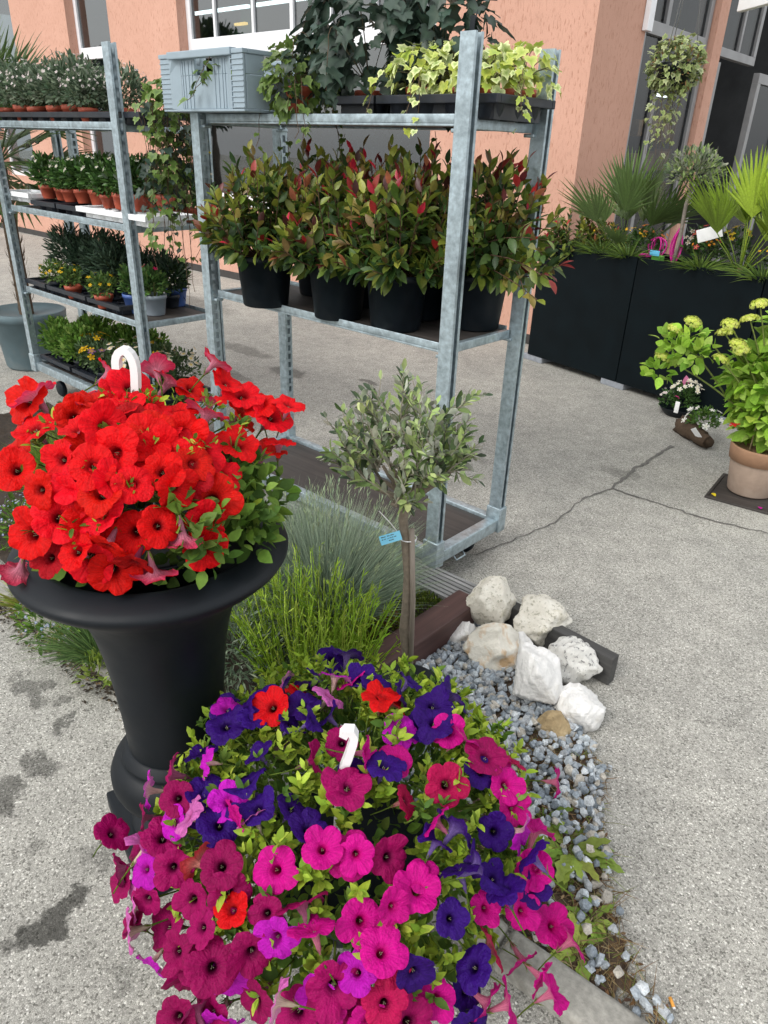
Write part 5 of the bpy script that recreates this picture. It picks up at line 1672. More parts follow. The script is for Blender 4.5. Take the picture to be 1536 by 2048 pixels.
# front: ribbed corner blocks, recessed middle with a grip hole
def cb(lo, hi, bev=.003, mt='grey', name='side'):
    q_ = MB(); box(q_, lo, hi, bev); return q_.build(name, MT[mt], cr, False)
cb((-W_ + .002, -D_c + .002, 0), (W_ - .002, D_c - .002, .008), name='bottom')
cb((-.155, -D_c + .02, .009), (.155, -D_c + .026, .125), name='front_panel')
cb((-.155, -D_c + .02, .1252), (-.06, -D_c + .026, .18), name='front_panel'); cb((.06, -D_c + .02, .1252), (.155, -D_c + .026, .18), name='front_panel')
for sx in (-1, 1):
    xs_ = sorted((sx * .205, sx * W_))
    cb((xs_[0], -D_c + .003, .009), (xs_[1], -D_c + .014, H_c - .016), name='corner_block')
    for k in range(10):
        z_ = .012 + k * .0172
        cb((xs_[0] - .001, -D_c, z_), (xs_[1] + .001, -D_c + .0026, z_ + .0035), .0008, name='rib')
    q_ = MB()
    v = [(sx * .155, -D_c + .02, .009), (sx * .205, -D_c + .0, .009), (sx * .205, -D_c + .0, .13), (sx * .155, -D_c + .02, .18), (sx * .185, -D_c + .0, .18), (sx * .205, -D_c, .18)]
    q_.add(np.array(v), [(0, 1, 2, 3), (3, 2, 5, 4)] if sx > 0 else [(3, 2, 1, 0), (4, 5, 2, 3)])
    q_.build('gusset', MT['grey'], cr, False)
    for xx in (.075, .10, .125, .142):
        cb((sx * xx - .002, -D_c + .017, .012), (sx * xx + .002, -D_c + .0195, .175), .0008, name='rib')
    # ends
    xs2 = sorted((sx * (W_ - .006), sx * W_))
    cb((xs2[0], -D_c + .016, .009), (xs2[1], D_c - .01, .12), name='end_panel')
    cb((xs2[0], -D_c + .016, .121), (xs2[1], -D_c + .10, H_c - .016), name='end_panel'); cb((xs2[0], D_c - .10, .121), (xs2[1], D_c - .01, H_c - .016), name='end_panel')
cb((-W_ + .007, D_c - .008, .009), (W_ - .007, D_c - .002, H_c - .016), name='back_panel')
cb((-.21, -D_c - .006, .1805), (.21, -D_c + .028, H_c + .006), .004, name='front_rim')
cb((-W_ - .004, -D_c - .001, H_c - .0155), (-.2105, -D_c + .026, H_c), .003, name='front_rim'); cb((.2105, -D_c - .001, H_c - .0155), (W_ + .004, -D_c + .026, H_c), .003, name='front_rim')
cb((-W_ - .004, D_c - .026, H_c - .0155), (W_ + .004, D_c, H_c), .003, name='back_rim')
for sx in (-1, 1):
    xs2 = sorted((sx * (W_ - .018), sx * (W_ + .004)))
    cb((xs2[0], -D_c + .0265, H_c - .0155), (xs2[1], D_c - .0265, H_c), .003, name='end_rim')


def ivy_meshes(c_in, c_out, n=4):
    out = []
    for k in range(n):
        m_ = MB(); v, f, w = IVY
        v = v.copy(); v[:, 2] += rng.normal(0, .025, len(v)); v[1:, :2] *= rng.uniform(.9, 1.1, (len(v) - 1, 1))
        a, b = pick(c_in, 1)[0], pick(c_out, 1)[0]
        m_.add(v, f, a[None] * (1 - w[:, None]) + b[None] * w[:, None])
        out.append(m_.mesh('leaf', MT['leaf']))
    return out


IVY_DARK = ivy_meshes([(.075, .11, .085), (.06, .09, .065)], [(.018, .042, .028), (.04, .08, .055), (.075, .115, .09), (.028, .055, .035)], 8)
IVY_VAR = ivy_meshes([(.22, .33, .05), (.16, .27, .06), (.32, .44, .07)], [(.66, .70, .20), (.58, .66, .12), (.74, .75, .40)], 6)
IVY_MID = ivy_meshes([(.07, .13, .03), (.11, .18, .04)], [(.11, .18, .035), (.17, .25, .06), (.22, .30, .07)], 5)


def ivy_leaf(root, me, p, d, n_, s):
    R = frames(np.array(d)[None], np.array(n_)[None])[0] * s
    link('leaf', me, root, Matrix([[*R[i], float(p[i])] for i in range(3)] + [[0, 0, 0, 1]]))


def ivy_dome(root, meshes, n, c, rd, size, zlo=-.3, droop=.55, inner=.8):
    for k in range(n):
        d = rdir(1, zlo, 1)[0]
        p = np.array(c) + d * np.array(rd) * rng.uniform(inner, 1.05)
        ax = nrm(d * .6 + [0, 0, -droop] + rng.normal(0, .35, 3))
        ivy_leaf(root, meshes[rng.integers(0, len(meshes))], p, ax, nrm(d + [0, 0, .4] + rng.normal(0, .25, 3)), rng.uniform(*size))


def ivy_strand(root, meshes, pts, n, size, stems, spread=.012):
    pts = np.array(pts, float)
    tube(stems, pts, .0013, 5, (.10, .065, .04), False)
    for k in range(n):
        f_ = rng.uniform(0, len(pts) - 1.001); i = int(f_); p = pts[i] + (pts[i + 1] - pts[i]) * (f_ - i)
        d = rdir(1, -.4, .3)[0]
        ivy_leaf(root, meshes[rng.integers(0, len(meshes))], p + d * spread, nrm(d * .7 + [0, 0, -.6]), nrm(d + [0, 0, .5] - FW * .4), rng.uniform(*size))


TERRA_M = pot_mesh(.052, .072, .105, MT['terra'])
TERRA_S2 = pot_mesh(.040, .052, .092, MT['terra'])
ZT = Z2
tray('short black tray holding the dark ivy pot on the trolley top', -2.16, -1.93, 2.06, 2.36, ZT, h_=.07)
tray('long black tray of variegated ivy along the trolley top right', -1.92, -1.42, 2.06, 2.40, ZT, h_=.07)


def ivy_plant(name, label, loc, meshes, n, rd, size, cz, pot=TERRA_M, zlo=-.35, strands=0, slen=.25, group=None):
    t = thing(name, label, 'potted plant', loc, 0, group)
    if pot is not None:
        link('pot', pot, t)
    st = MB()
    tube(st, [(0, 0, .05), (0, 0, .12)], .004, 5, (.10, .07, .04))
    ivy_dome(t, meshes, n, (0, 0, cz), rd, size, zlo)
    for k in range(strands):
        a = rng.uniform(-2.6, .6); q_ = np.array([math.cos(a), math.sin(a), 0])
        p0 = q_ * rd[0] * .8 + [0, 0, cz - .02]; p1 = p0 + q_ * .06; p2 = p1 + q_ * .03 + [0, 0, -slen * rng.uniform(.5, 1)]
        ivy_strand(t, meshes, np.concatenate([arc(p0, p1, .03, 5), wiggle(p1, p2, .006, 8)[1:]]), 9, (size[0] * .7, size[1] * .8), st)
    for k in range(14):
        d = rdir(1, -.1, 1)[0]; tube(st, arc((0, 0, .10), np.array([0, 0, cz]) + d * np.array(rd) * .9, .02, 5), .0016, 4, (.10, .09, .05), False)
    st.build('stems', MT['bark'], t)
    return t


c1 = at_y(745, 100, 2.22)
ivy_plant('dark_ivy', 'big dark-leaved ivy in terracotta towering over the trolley top', (-2.10, 2.22, ZT + .004), IVY_DARK, 300, (.27, .20, .23), (.050, .088), .25, pot=TERRA_S2, zlo=-.75, strands=5)
ivy_plant('dark_ivy', 'dark-leaved ivy beside the front right post, behind the variegated ivy', (-1.84, 2.30, ZT + .004), IVY_DARK, 170, (.20, .15, .18), (.045, .08), .25, pot=TERRA_S2, zlo=-.6)
m_ = MB(); inst(m_, LEAF_N, frames(np.array([[.05, 0, 1.0]]), np.array([[0, -1.0, 0]])), np.zeros((1, 3)), np.array([.09]), np.array([[.01, .01, .012]])); box(m_, (-.009, -.0008, .0), (.009, .0008, .07), .0006, (.01, .01, .012))
o = m_.build('plant_label', MT['black']); o.location = at_y(942, 85, 2.12); tag(o, 'black plastic plant label standing up beside the front right post', 'label')
for i, (px, py, n, lab) in enumerate(((835, 205, 90, 'yellow variegated ivy left of the front post on the trolley top'), (905, 212, 95, 'yellow variegated ivy behind the front right post'), (1000, 226, 85, 'yellow variegated ivy between the two right-hand posts'), (1052, 235, 60, 'yellow variegated ivy against the rear right post'))):
    x = (-1.80, -1.69, -1.58, -1.50)[i]; y = (2.16, 2.20, 2.24, 2.30)[i]
    ivy_plant('variegated_ivy', lab, (x, y, ZT + .004), IVY_VAR, int(n * 1.5), (.125, .11, .085), (.026, .046), .13, pot=TERRA_S2, zlo=-.6, strands=2 if i < 2 else 1, slen=.16, group='variegated ivies on the trolley top')
ivy_plant('green_ivy', 'small-leaved green ivy spilling over the crate beside it', (-2.33, 2.08, ZT + .012), IVY_MID, 230, (.10, .15, .13), (.024, .044), .11, pot=TERRA_S2, zlo=-.9, strands=5, slen=.26)
iv = thing('hanging_ivy', 'long trailing ivy hanging from the crate down the trolley post', 'plant', (-3.05, 2.0, ZT + .03))
st = MB()
ivy_dome(iv, IVY_MID, 60, (-.04, .0, .03), (.08, .10, .09), (.03, .055), -.6)
for k in range(30):
    a = np.array([-.03 + rng.normal(0, .05), rng.uniform(-.12, .12), .02])
    L = rng.uniform(.25, .62) if k < 23 else rng.uniform(.6, .88)
    ivy_strand(iv, IVY_MID if k % 3 else IVY_DARK, wiggle(a, a + [rng.normal(0, .03), rng.normal(0, .04), -L], .010, 12), 15 if k < 23 else 8, (.022, .046), st, .022)
st.build('stems', MT['bark'], iv)
m_ = MB(); bush(m_, 500, (-.03, .02, -.14), (.055, .09, .17), LEAF_S, (.012, .025), [(.04, .05, .03), (.06, .06, .03), (.09, .07, .04), (.12, .13, .05)], up=-.6, zlo=-1, inner=.2); m_.build('dry_leaves', MT['leaf_matt'], iv, kind='stuff')
ci = thing('crate_ivy', 'ivy growing inside the grey crate and through its grip hole', 'plant', (-2.66, 2.10, ZT + .03))
st = MB(); ivy_dome(ci, IVY_MID, 34, (0, 0, .08), (.22, .13, .07), (.026, .042), -.1)
for a, b in (((-.02, -.175, .12), (-.10, -.235, .02)), ((.06, -.20, .19), (-.03, -.235, .05))):
    ivy_strand(ci, IVY_MID, wiggle(a, b, .008, 9), 6, (.024, .044), st, .006)
for k in range(5):
    ivy_leaf(ci, IVY_MID[k % 5], np.array([-.08 + .035 * k, -.19 + rng.normal(0, .01), .13 + rng.normal(0, .012)]), nrm(rdir(1, -.5, .3)[0] - [0, .6, 0]), np.array([0, -.6, .8]), .032)
st.build('stems', MT['bark'], ci)
hg = thing('trailing_ivy', 'thin ivy strands dangling below the trolley top shelf', 'plant', (-2.2, 2.30, Z2 - .03))
st = MB()
for (px, py, L) in ((560, 275, .16), (575, 275, .12), (870, 262, .20), (690, 268, .08)):
    p = at_y(px, py, 2.34) - np.array(hg.location)
    ivy_strand(hg, IVY_MID, wiggle(p, p + [0, 0, -L], .006, 8), 5, (.022, .036), st, .006)
st.build('stems', MT['bark'], hg)

# ------------------------------------------------------------------ planters by the entrance
PA = np.array([-3.20, 5.45]); PD = np.array([math.cos(rad(13)), -math.sin(rad(13))]); PN = np.array([math.sin(rad(13)), math.cos(rad(13))])
PL = .95


def on_pl(u, v, z=0.93):
    q_ = PA + PD * u + PN * v
    return (q_[0], q_[1], z)


for i, lab in enumerate(('tall charcoal planter box nearest the trolley, full of shrubs', 'tall charcoal planter box in the middle of the row by the entrance', 'tall charcoal planter box at the right edge of the picture')):
    a = i * (PL + .008)
    t = thing('planter_box', lab, 'planter', on_pl(a + PL / 2, .20, 0), -rad(13), 'charcoal planter boxes')
    m_ = MB()
    for lo, hi in (((-PL / 2, -.2, .05), (PL / 2, -.182, .965)), ((-PL / 2, .182, .05), (PL / 2, .2, .965)), ((-PL / 2, -.1815, .05), (-PL / 2 + .018, .1815, .965)), ((PL / 2 - .018, -.1815, .05), (PL / 2, .1815, .965)), ((-PL / 2 + .0185, -.1815, .06), (PL / 2 - .0185, .1815, .08))):
        q_ = MB(); box(q_, lo, hi, .004); q_.build('panel', MT['planter'], t, False)
    q_ = MB(); box(q_, (-PL / 2 + .019, -.181, .86), (PL / 2 - .019, .181, .90), .004); q_.build('soil', MT['soil'], t)
    for sx in ((-1, 1) if i == 0 else (1,)):
        q_ = MB(); xx = (-PL / 2 + .06) if sx < 0 else PL / 2 - .03
        box(q_, (xx - .11, -.195, 0), (xx + .11, .19, .048), .006); q_.build('foot_block', MT['greyblock'], t, False)

photinia(on_pl(.20, .16, .88), 'low reddish photinia shrub in the planter corner next to the trolley post', 30, 0, .20, .40, 46, 'photinia_shrub', None, False)
photinia(on_pl(.42, .22, .88), 'second photinia shrub in the first planter, beside the fan palm', 31, 2, .15, .30, 30, 'photinia_shrub', None, False)


def fan_mesh(R_, nseg, span, pal, droop=.1, w=.030):
    m_ = MB(); c_ = pick(pal, 1)[0]
    tube(m_, [(0, 0, 0), (0, R_ * .5, .01), (0, R_, 0)], [.005, .004, .003], 5, c_ * .9)
    n = nseg
    a = np.linspace(-span / 2, span / 2, n) + rng.normal(0, .03, n)
    L = R_ * (1.05 - .35 * np.abs(a / (span / 2)) ** 2) * rng.uniform(.9, 1.05, n)
    D = np.c_[np.sin(a), np.cos(a), .18 + .12 * np.abs(np.sin(a))]
    v, f, wt = leaf_tpl(.062, 5, .35, droop, .30)
    S = np.c_[L * 1.0, L, L]
    inst(m_, (v, f, wt), frames(D, np.tile([0, 0, 1.0], (n, 1))), np.tile([0, R_ * .97, 0], (n, 1)), S, np.clip(c_[None] * rng.uniform(.8, 1.2, (n, 1)), 0, 1))
    # the joined heart of the fan
    k = 9; aa = np.linspace(-span / 2, span / 2, k)
    m_.add(np.r_[[[0, R_ * .95, 0]], np.c_[np.sin(aa) * R_ * .15, R_ * .97 + np.cos(aa) * R_ * .15, np.full(k, .03 * R_)]], [(0, i + 1, i + 2) for i in range(k - 1)][::1], c_)
    return m_.mesh('frond', MT['leaf'])


def palm(name, label, loc, fans, n, size, pal_trunk=None, trunk_h=0.0, tilt=(.15, 1.15), rz0=0.0, az=None, stub=True):
    t = thing(name, label, 'palm', loc, 0)
    m_ = MB()
    if trunk_h > 0:
        pts = wiggle((0, 0, .0), (0, 0, trunk_h), .004, 8); tube(m_, pts, np.linspace(.055, .045, 8), 14, (.10, .07, .045))
        k = 160; a = rng.uniform(0, 6.28, k); z = rng.uniform(.02, trunk_h, k)
        inst(m_, LEAF_N, frames(np.c_[np.cos(a) * .5, np.sin(a) * .5, np.full(k, .8)], np.c_[np.cos(a), np.sin(a), np.zeros(k)]), np.c_[np.cos(a) * .045, np.sin(a) * .045, z], rng.uniform(.05, .09, k), pick([(.14, .09, .05), (.09, .06, .04)], k))
    else:
        tube(m_, [(0, 0, -.03), (0, 0, .06)], [.03, .018], 8, (.12, .08, .04))
    m_.build('trunk', MT['bark'], t)
    for k in range(n):
        el = tilt[0] + (tilt[1] - tilt[0]) * (k / max(1, n - 1)) + rng.normal(0, .06)
        a = rz0 + k * 2.4 + rng.normal(0, .15) if az is None else az[k % len(az)] + rng.normal(0, .1)
        s = size * rng.uniform(.82, 1.12)
        q_ = Matrix.Translation((0, 0, trunk_h)) @ Matrix.Rotation(a, 4, 'Z') @ Matrix.Rotation(math.pi / 2 - el, 4, 'X') @ Matrix.Rotation(rng.normal(0, .35), 4, 'Y') @ Matrix.Scale(s, 4)
        link('frond', fans[k % len(fans)], t, q_)
    return t


FAN_D = [fan_mesh(.42, 19, 2.6, [(.06, .10, .03), (.08, .13, .04), (.05, .085, .03)], .25) for k in range(3)]
FAN_G = [fan_mesh(.42, 17, 2.0, [(.09, .15, .04), (.12, .19, .05), (.16, .22, .05)], .10) for k in range(3)]
FAN_L = [fan_mesh(.42, 18, 1.7, [(.23, .33, .03), (.28, .38, .04), (.19, .28, .028)], .08) for k in range(3)]
palm('fan_palm', 'green fan palm in the first planter against the pink wall', on_pl(.66, .2, .92), FAN_G, 14, .84, tilt=(.12, 1.15))
palm('fan_palm', 'tall lime green fan palm with a white card in the middle planter', on_pl(1.62, .20, .92), FAN_L, 14, .98, tilt=(.10, 1.0))
palm('fan_palm', 'fan palm at the right edge of the picture above the last planter', on_pl(2.10, .25, .92), FAN_L, 9, .9, tilt=(.15, 1.0), rz0=1)

# second olive in the planter
p = on_pl(1.12, .18, .90)
o2 = thing('olive_tree', 'slender standard olive tree in the planter before the shop window', 'tree', p)
m_ = MB(); tube(m_, [(0, 0, 0), (.01, .01, .2), (.0, .02, .42), (.01, .03, .52)], .013, 8, (.24, .21, .18)); m_.build('trunk', MT['bark'], o2)
m_ = MB()
for k in range(10):
    d = rdir(1, -.1, 1)[0]; tube(m_, wiggle((.01, .03, .5), np.array([.01, .03, .60]) + d * .14, .006, 6), np.linspace(.005, .002, 6), 5, (.22, .2, .16), False)
m_.build('branches', MT['bark'], o2)
m_ = MB(); bush(m_, 900, (.01, .03, .63), (.20, .20, .16), LEAF_OL, (.030, .048), OL_F, zlo=-.6, inner=.25, lump=.3, back=OL_B); m_.build('foliage', MT['leaf2'], o2, back=True, kind='stuff')

# tufts with yellow and red tubes spilling over the front edge
for i, (u, lab) in enumerate(((.80, 'strappy plant with yellow blooms spilling from the first planter'), (1.40, 'strappy plant with orange tips in the middle planter, left of the palm'), (1.85, 'strappy plant spilling over the middle planter right of the palm'), (.55, 'small strappy plant at the foot of the green palm'))):
    t = grass_clump('bulbine', lab, *on_pl(u, .09)[:2], 190, .05, (.12, .26), 1.5, [(.10, .17, .03), (.15, .23, .04), (.07, .12, .03)], None, .009, (.3, 1.0), .92, 'plant')
    flowers_on(t, 14, (0, 0, .16), (.10, .10, .07), .010, (.75, .45, .02), (.72, .40, .02) if i != 1 else (.70, .15, .02), .2)
# pink baskets, small goods and cards between the plants
for i, (u, v, lab) in enumerate(((.86, .33, 'magenta ribbon bow among the planter flowers, left one'), (1.02, .33, 'magenta wire decoration among the planter flowers, right one'))):
    t = thing('ribbon_bow', lab, 'decoration', on_pl(u, v, .90), 0)
    for k in range(6):
        a = k * 1.05; q_ = MB()
        tube(q_, [np.array([math.cos(a), math.sin(a) * .4, 0]) * .07 * math.sin(s_ * math.pi) * (1 if i == 0 else .6) + np.array([0, 0, .26 * s_ if i else .18 * math.sin(s_ * 1.5)]) for s_ in np.linspace(0, 1, 10)], .006, 6); q_.build('loop', MT['magenta'], t)
t = thing('flowering_plant', 'plant with small coral flowers between the palm and the magenta bows', 'plant', on_pl(.75, .33, .90)); m_ = MB(); bush(m_, 300, (0, 0, .10), (.14, .10, .13), LEAF, (.03, .05), GRN, zlo=-.2); m_.build('foliage', MT['leaf'], t, kind='stuff')
flowers_on(t, 16, (0, 0, .12), (.15, .11, .14), .016, (.7, .3, .05), (.70, .18, .05))
for i, (u, v, c_, lab) in enumerate(((1.28, .34, (.62, .02, .12), 'crimson flowering plant behind the orange-tipped tuft'), (1.45, .36, (.72, .52, .02), 'yellow flowering plant behind the white card'), (1.15, .40, (.75, .74, .72), 'white-flowered plant behind the slender olive trunk'), (1.80, .38, (.65, .05, .2), 'dark plant with rose flowers behind the lime palm'))):
    t = thing('flowering_plant', lab, 'plant', on_pl(u, v, .90)); m_ = MB(); bush(m_, 260, (0, 0, .12), (.13, .10, .16), LEAF, (.03, .05), GRN + DK, zlo=-.2); m_.build('foliage', MT['leaf'], t, kind='stuff')
    flowers_on(t, 12, (0, 0, .14), (.13, .10, .17), .020, (.5, .3, .05), c_)
for i, (u, mt, lab) in enumerate(((.92, 'magenta', 'small magenta pot on the planter edge'), (1.03, 'tgreen', 'small green box on the planter edge beside the magenta pot'))):
    q_ = MB(); box(q_, (-.035, -.03, 0), (.035, .03, .08), .004); o = q_.build('gift_pot', MT[mt]); o.location = on_pl(u, .12, .90); o.rotation_euler = (0, 0, -rad(13)); tag(o, lab, 'pot')
q_ = MB(); box(q_, (-.04, -.003, .0), (.04, .003, .035), .002); o = q_.build('price_card', MT['tblue']); o.location = on_pl(1.04, .06, .985); o.rotation_euler = (0, 0, -rad(13)); tag(o, 'small blue card above the green box', 'card')
q_ = MB(); box(q_, (-.075, -.002, -.04), (.075, .002, .04), .001); o = q_.build('price_card', MT['white']); p = EYE + ray(1419, 467) * (np.linalg.norm(np.array(on_pl(1.55, 0.02, 1.05)) - EYE)); o.location = p; o.rotation_euler = (0, -.35, YAW - .35); tag(o, 'tilted white card tied to the lime green palm', 'card')

# hanging ivy ball
hc = EYE + ray(1352, 128) * 5.25
hb = thing('hanging_basket', 'hanging basket of variegated ivy before the shop glass', 'hanging basket', hc)
IVY_PALE = ivy_meshes([(.16, .22, .07), (.12, .17, .05)], [(.35, .40, .16), (.28, .33, .10), (.42, .46, .26)], 4)
m_ = MB(); lathe(m_, [(0, -.12), (.08, -.11), (.11, -.03), (.12, 0), (.11, .0), (0, -.01)], 24); m_.build('bowl', MT['black'], hb)
ivy_dome(hb, IVY_PALE, 300, (0, 0, -.01), (.165, .165, .15), (.022, .040), -.8, .5, .8); q_ = MB(); bush(q_, 700, (0, 0, -.02), (.15, .15, .14), LEAF_S, (.016, .03), [(.12, .17, .05), (.20, .25, .09), (.08, .11, .04), (.28, .30, .14), (.30, .17, .07)], zlo=-1, inner=.75); q_.build('foliage', MT['leaf_matt'], hb, kind='stuff')
st = MB()
for k in range(16):
    a = k * .393; q_ = np.array([math.cos(a), math.sin(a), 0]); p0 = q_ * rng.uniform(.03, .11) + [0, 0, -.08]; ivy_strand(hb, IVY_PALE, wiggle(p0, p0 + [rng.normal(0, .02), rng.normal(0, .02), -rng.uniform(.15, .42)], .008, 9), 9, (.022, .038), st)
st.build('stems', MT['bark'], hb)
q_ = MB()
for a in (.3, 2.4, 4.5):
    tube(q_, [(.11 * math.cos(a), .11 * math.sin(a), 0), (0.0, 0, .75), (0, 0, 1.3)], .0025, 5)
q_.build('hanging_wires', MT['alu'], hb)

# ------------------------------------------------------------------ potted hydrangea and small bowls
p = at(1497, 985, 0); HP = (p[0], p[1], .012)
t = thing('potted_hydrangea', 'lime-flowered climbing hydrangea in a beige clay pot', 'potted plant', HP)
m_ = MB(); lathe(m_, [(0, 0), (.108, 0), (.114, .008), (.135, .175), (0.136, .18)], 48); m_.build('pot', MT['beige'], t)
m_ = MB(); lathe(m_, [(.1361, .18), (.145, .182), (.152, .255), (.150, .264), (.142, .264), (.138, .24), (0, .23)], 48); m_.build('pot_rim', MT['beigerim'], t)
HG = [(.26, .46, .045), (.35, .55, .07), (.18, .34, .035), (.42, .60, .12)]
m_ = MB()
for (c_, rd, n) in (((.02, .05, .46), (.24, .22, .28), 620), ((.06, .05, .80), (.22, .20, .22), 420), ((-.06, 0, .62), (.24, .2, .16), 300)):
    bush(m_, n, c_, rd, LEAF_R, (.055, .095), HG, zlo=-.9, up=.1, inner=.5, lump=.25)
HEADS = []
for px, py in ((1385, 645), (1348, 660), (1325, 715), (1460, 650), (1450, 668), (1482, 700), (1475, 690), (1440, 720), (1520, 610), (1500, 640)):
    q_ = EYE + ray(px, py) * (np.linalg.norm(np.array(HP) + [0, 0, .7] - EYE) - .12) - np.array(HP)
    HEADS.append(q_)
for q_ in HEADS[:3]:
    bush(m_, 26, q_ - [0, 0, .06], (.07, .07, .05), LEAF_R, (.045, .07), HG, zlo=-1, inner=.2)
bush(m_, 70, (HEADS[0] + HEADS[2]) / 2 + [.08, 0, -.04], (.13, .08, .075), LEAF_R, (.05, .075), HG, zlo=-1, inner=.2)
m_.build('foliage', MT['leaf_matt'], t, kind='stuff')
m_ = MB()
for q_ in HEADS:
    b = np.array([.0, .02, .35]) + rng.normal(0, .03, 3)
    tube(m_, arc(b, q_, .03, 7), np.linspace(.006, .003, 7), 6, (.16, .20, .05))
for k in range(3):
    a = k * 2.1; tube(m_, [(.08 * math.cos(a), .08 * math.sin(a), .2), (.07 * math.cos(a), .07 * math.sin(a), .9)], .004, 6, (.40, .33, .18))
m_.build('stems', MT['bark'], t)
hm = MB(); n = 130
d = rdir(n, .0, 1); inst(hm, DISC, frames(nrm(np.cross(d, rdir(n))), d), d * [.042, .042, .026] * rng.uniform(.8, 1.15, (n, 1)), rng.uniform(.006, .010, n), pick([(.58, .64, .12), (.66, .70, .2)], n), pick([(.62, .70, .12), (.54, .64, .09), (.72, .74, .24)], n))
hme = hm.mesh('flower_head', MT['leaf_matt'])
for q_ in HEADS:
    link('flower_head', hme, t, Matrix.Translation(tuple(q_)) @ Matrix.Rotation(rng.uniform(0, 6), 4, 'Z') @ Matrix.Rotation(.3, 4, 'X'))
flowers_on(t, 1, (-.12, -.12, .36), (.02, .02, .02), .028, (.5, .02, .02), (.70, .02, .02))
q_ = MB()
for lo, hi in (((-.20, -.20, 0), (.20, -.185, .012)), ((-.20, .185, 0), (.20, .20, .012)), ((-.20, -.1845, 0), (-.185, .1845, .012)), ((.185, -.1845, 0), (.20, .1845, .012)), ((-.1845, -.1845, 0.002), (.1845, .1845, .006))):
    box(q_, lo, hi, .002)
o = q_.build('drip_tray', MT['ply'], smooth=False); o.location = (HP[0] + .03, HP[1] - .03, .0); o.rotation_euler = (0, 0, .1); tag(o, 'flat dark square tray under the beige clay pot', 'tray')
p = at(1500, 870, 0); t = thing('potted_plant', 'dark pot with white-flowered greenery behind the beige pot', 'potted plant', (p[0] + .1, p[1] + .32, 0)); link('pot', pot_mesh(.11, .15, .2, MT['black']), t)
m_ = MB(); bush(m_, 420, (0, 0, .30), (.24, .22, .20), LEAF, (.04, .065), GRN, zlo=-.6); m_.build('foliage', MT['leaf'], t, kind='stuff'); flowers_on(t, 10, (0, 0, .3), (.24, .22, .2), .018, (.6, .5, .2), (.78, .78, .75), -.2)
for px, py, c_, lab in ((1424, 986, (.75, .60, .03), 'fallen yellow petal on the dark tray'), (1521, 1018, (.62, .01, .35), 'fallen magenta petal on the tarmac by the tray')):
    q_ = MB(); v, f, w = LEAF_R; q_.add(v * .035, f, c_); o = q_.build('petal', MT['leaf_matt']); o.location = at(px, py, .014); o.rotation_euler = (.1, .1, px); tag(o, lab, 'petal')
p = at(1347, 832, 0)
t = thing('flower_bowl', 'low black bowl of white flowers with a pink ornament', 'flower bowl', (p[0], p[1] + .05, 0))
m_ = MB(); lathe(m_, [(0, 0), (.075, 0), (.10, .02), (.125, .055), (.128, .06), (.12, .058), (.10, .045), (0, .045)], 36); m_.build('bowl', MT['black'], t)
m_ = MB(); bush(m_, 420, (.02, 0, .10), (.10, .09, .13), LEAF_S, (.02, .036), GRN, zlo=-.3); bush(m_, 120, (-.07, -.03, .08), (.06, .06, .10), LEAF_S, (.02, .03), GRN, zlo=-.3); m_.build('foliage', MT['leaf'], t, kind='stuff')
flowers_on(t, 34, (.03, 0, .16), (.11, .09, .09), .018, (.75, .65, .35), (.80, .78, .74), .35); flowers_on(t, 9, (-.08, -.03, .12), (.05, .05, .06), .013, (.7, .5, .4), (.78, .74, .74), .1); flowers_on(t, 2, (0, -.08, .13), (.02, .02, .02), .014, (.6, .05, .2), (.65, .08, .25))
q_ = MB(); inst(q_, LEAF_R, frames(np.array([[0, 0, 1.0]]), -FW[None] * [1, 1, 0]), np.array([[.02, -.02, .21]]), np.array([.075]), np.array([[.65, .20, .36]])); q_.build('ornament', MT['leaf_matt'], t)
q_ = MB(); box(q_, (.02, -.128, .05), (.05, -.125, .13), .001); q_.build('care_card', MT['white'], t)
p = at(1383, 882, 0)
t = thing('log_planter', 'hollow log planter with white flowers and a white card', 'flower bowl', (p[0], p[1] + .03, 0), -.55)
lg = wiggle((-.16, .02, .055), (.17, -.03, .05), .006, 10); m_ = MB(); tube(m_, lg, [.050, .062, .064, .060, .056, .052, .050, .048, .045, .038], 14, (.075, .050, .032)); v = m_.V[0]; m_.V[0] = v * (1 + rng.normal(0, .06, (len(v), 1))); m_.V[0][:, 2] = np.maximum(m_.V[0][:, 2], .003); m_.build('log', MT['bark'], t)
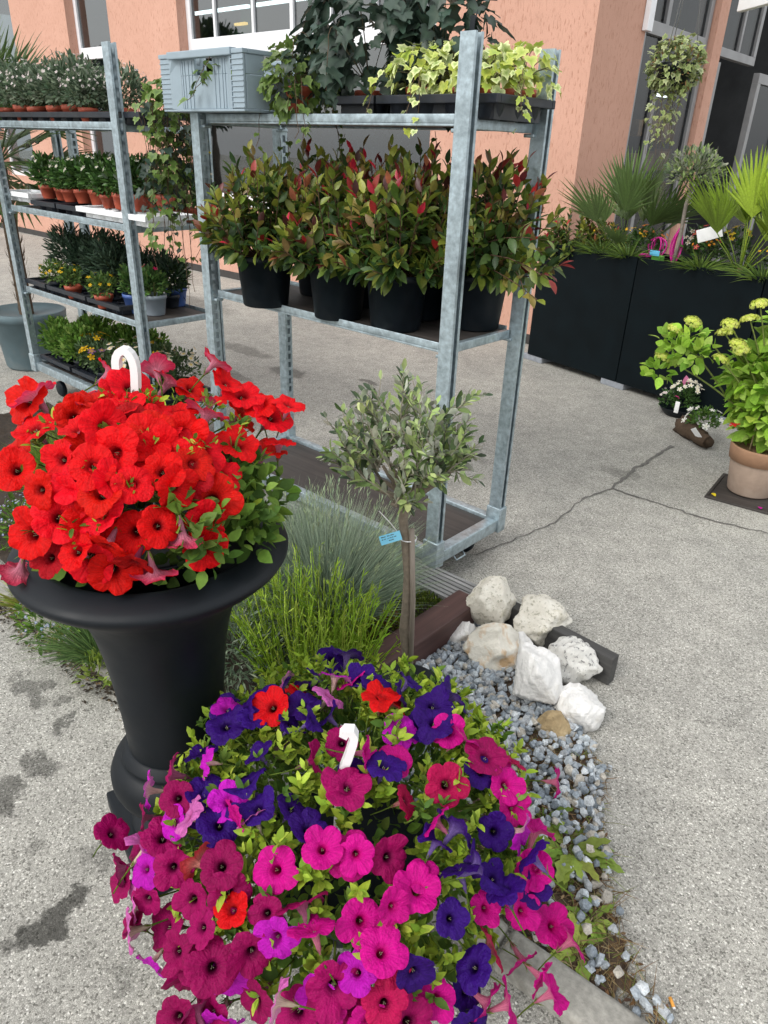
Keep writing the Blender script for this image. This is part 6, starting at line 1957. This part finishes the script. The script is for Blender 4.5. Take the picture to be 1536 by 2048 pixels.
m_ = MB(); bush(m_, 330, (.03, .02, .13), (.10, .08, .09), LEAF_S, (.02, .034), [(.10, .20, .03), (.07, .15, .03)], zlo=-.3); m_.build('foliage', MT['leaf'], t, kind='stuff')
flowers_on(t, 13, (.03, .02, .14), (.12, .10, .09), .023, (.78, .76, .60), (.82, .82, .80), -.1)
q_ = MB(); box(q_, (-.022, -.001, -.04), (.022, .001, .04), .0006); o = q_.build('care_card', MT['white'], t, False); o.matrix_basis = Matrix.Translation((.10, -.075, .085)) @ Matrix.Rotation(-.6, 4, 'Y') @ Matrix.Rotation(.5, 4, 'X')

# ------------------------------------------------------------------ palm in the slate pot, far left
p = at(22, 742, 0)
pt = palm('potted_palm', 'tall dark palm in a slate blue pot behind the bedding plant trolley', (p[0] - .05, p[1] + .22, 0), FAN_D, 40, 1.05, trunk_h=1.42, tilt=(.15, 2.1))
m_ = MB(); lathe(m_, [(0, .002), (.20, .002), (.21, .02), (.245, .36), (.27, .365), (.275, .42), (.265, .425), (.245, .40), (0, .39)], 48); m_.build('pot', MT['palmpot'], pt)

# ------------------------------------------------------------------ trees across the yard, seen in the window glass
tm = MB()
for k in range(7):
    d = rdir(1, -.3, 1)[0]; bush(tm, 700, np.array([0, 0, 4.6]) + d * [1.8, 1.8, 2.0], (1.7, 1.7, 1.6), LEAF_S, (.30, .55), [(.03, .05, .02), (.04, .065, .025), (.055, .08, .03)], zlo=-1, inner=.3)
tme = tm.mesh('crown', MT['leaf_matt'])
tk_ = MB(); tube(tk_, [(0, 0, 0), (.05, 0, 1.5), (0, .05, 4)], [.25, .2, .1], 10, (.08, .06, .045)); tke = tk_.mesh('trunk', MT['bark'])
for k, (x, y, s) in enumerate(((-25.5, -6.2, 1.06), (-36, -9, 1.1), (-24, -19, .9), (-15, -22, 1.0), (-6, -25, .9))):
    t = thing('yard_tree', 'dark tree reflected low in the left pane of the big window' if k == 0 else 'dark tree far across the yard, seen only as a reflection', 'tree', (x, y, 0), k * 1.3, 'trees across the yard'); t.scale = (s * .62,) * 3
    link('crown', tme, t); link('trunk', tke, t)
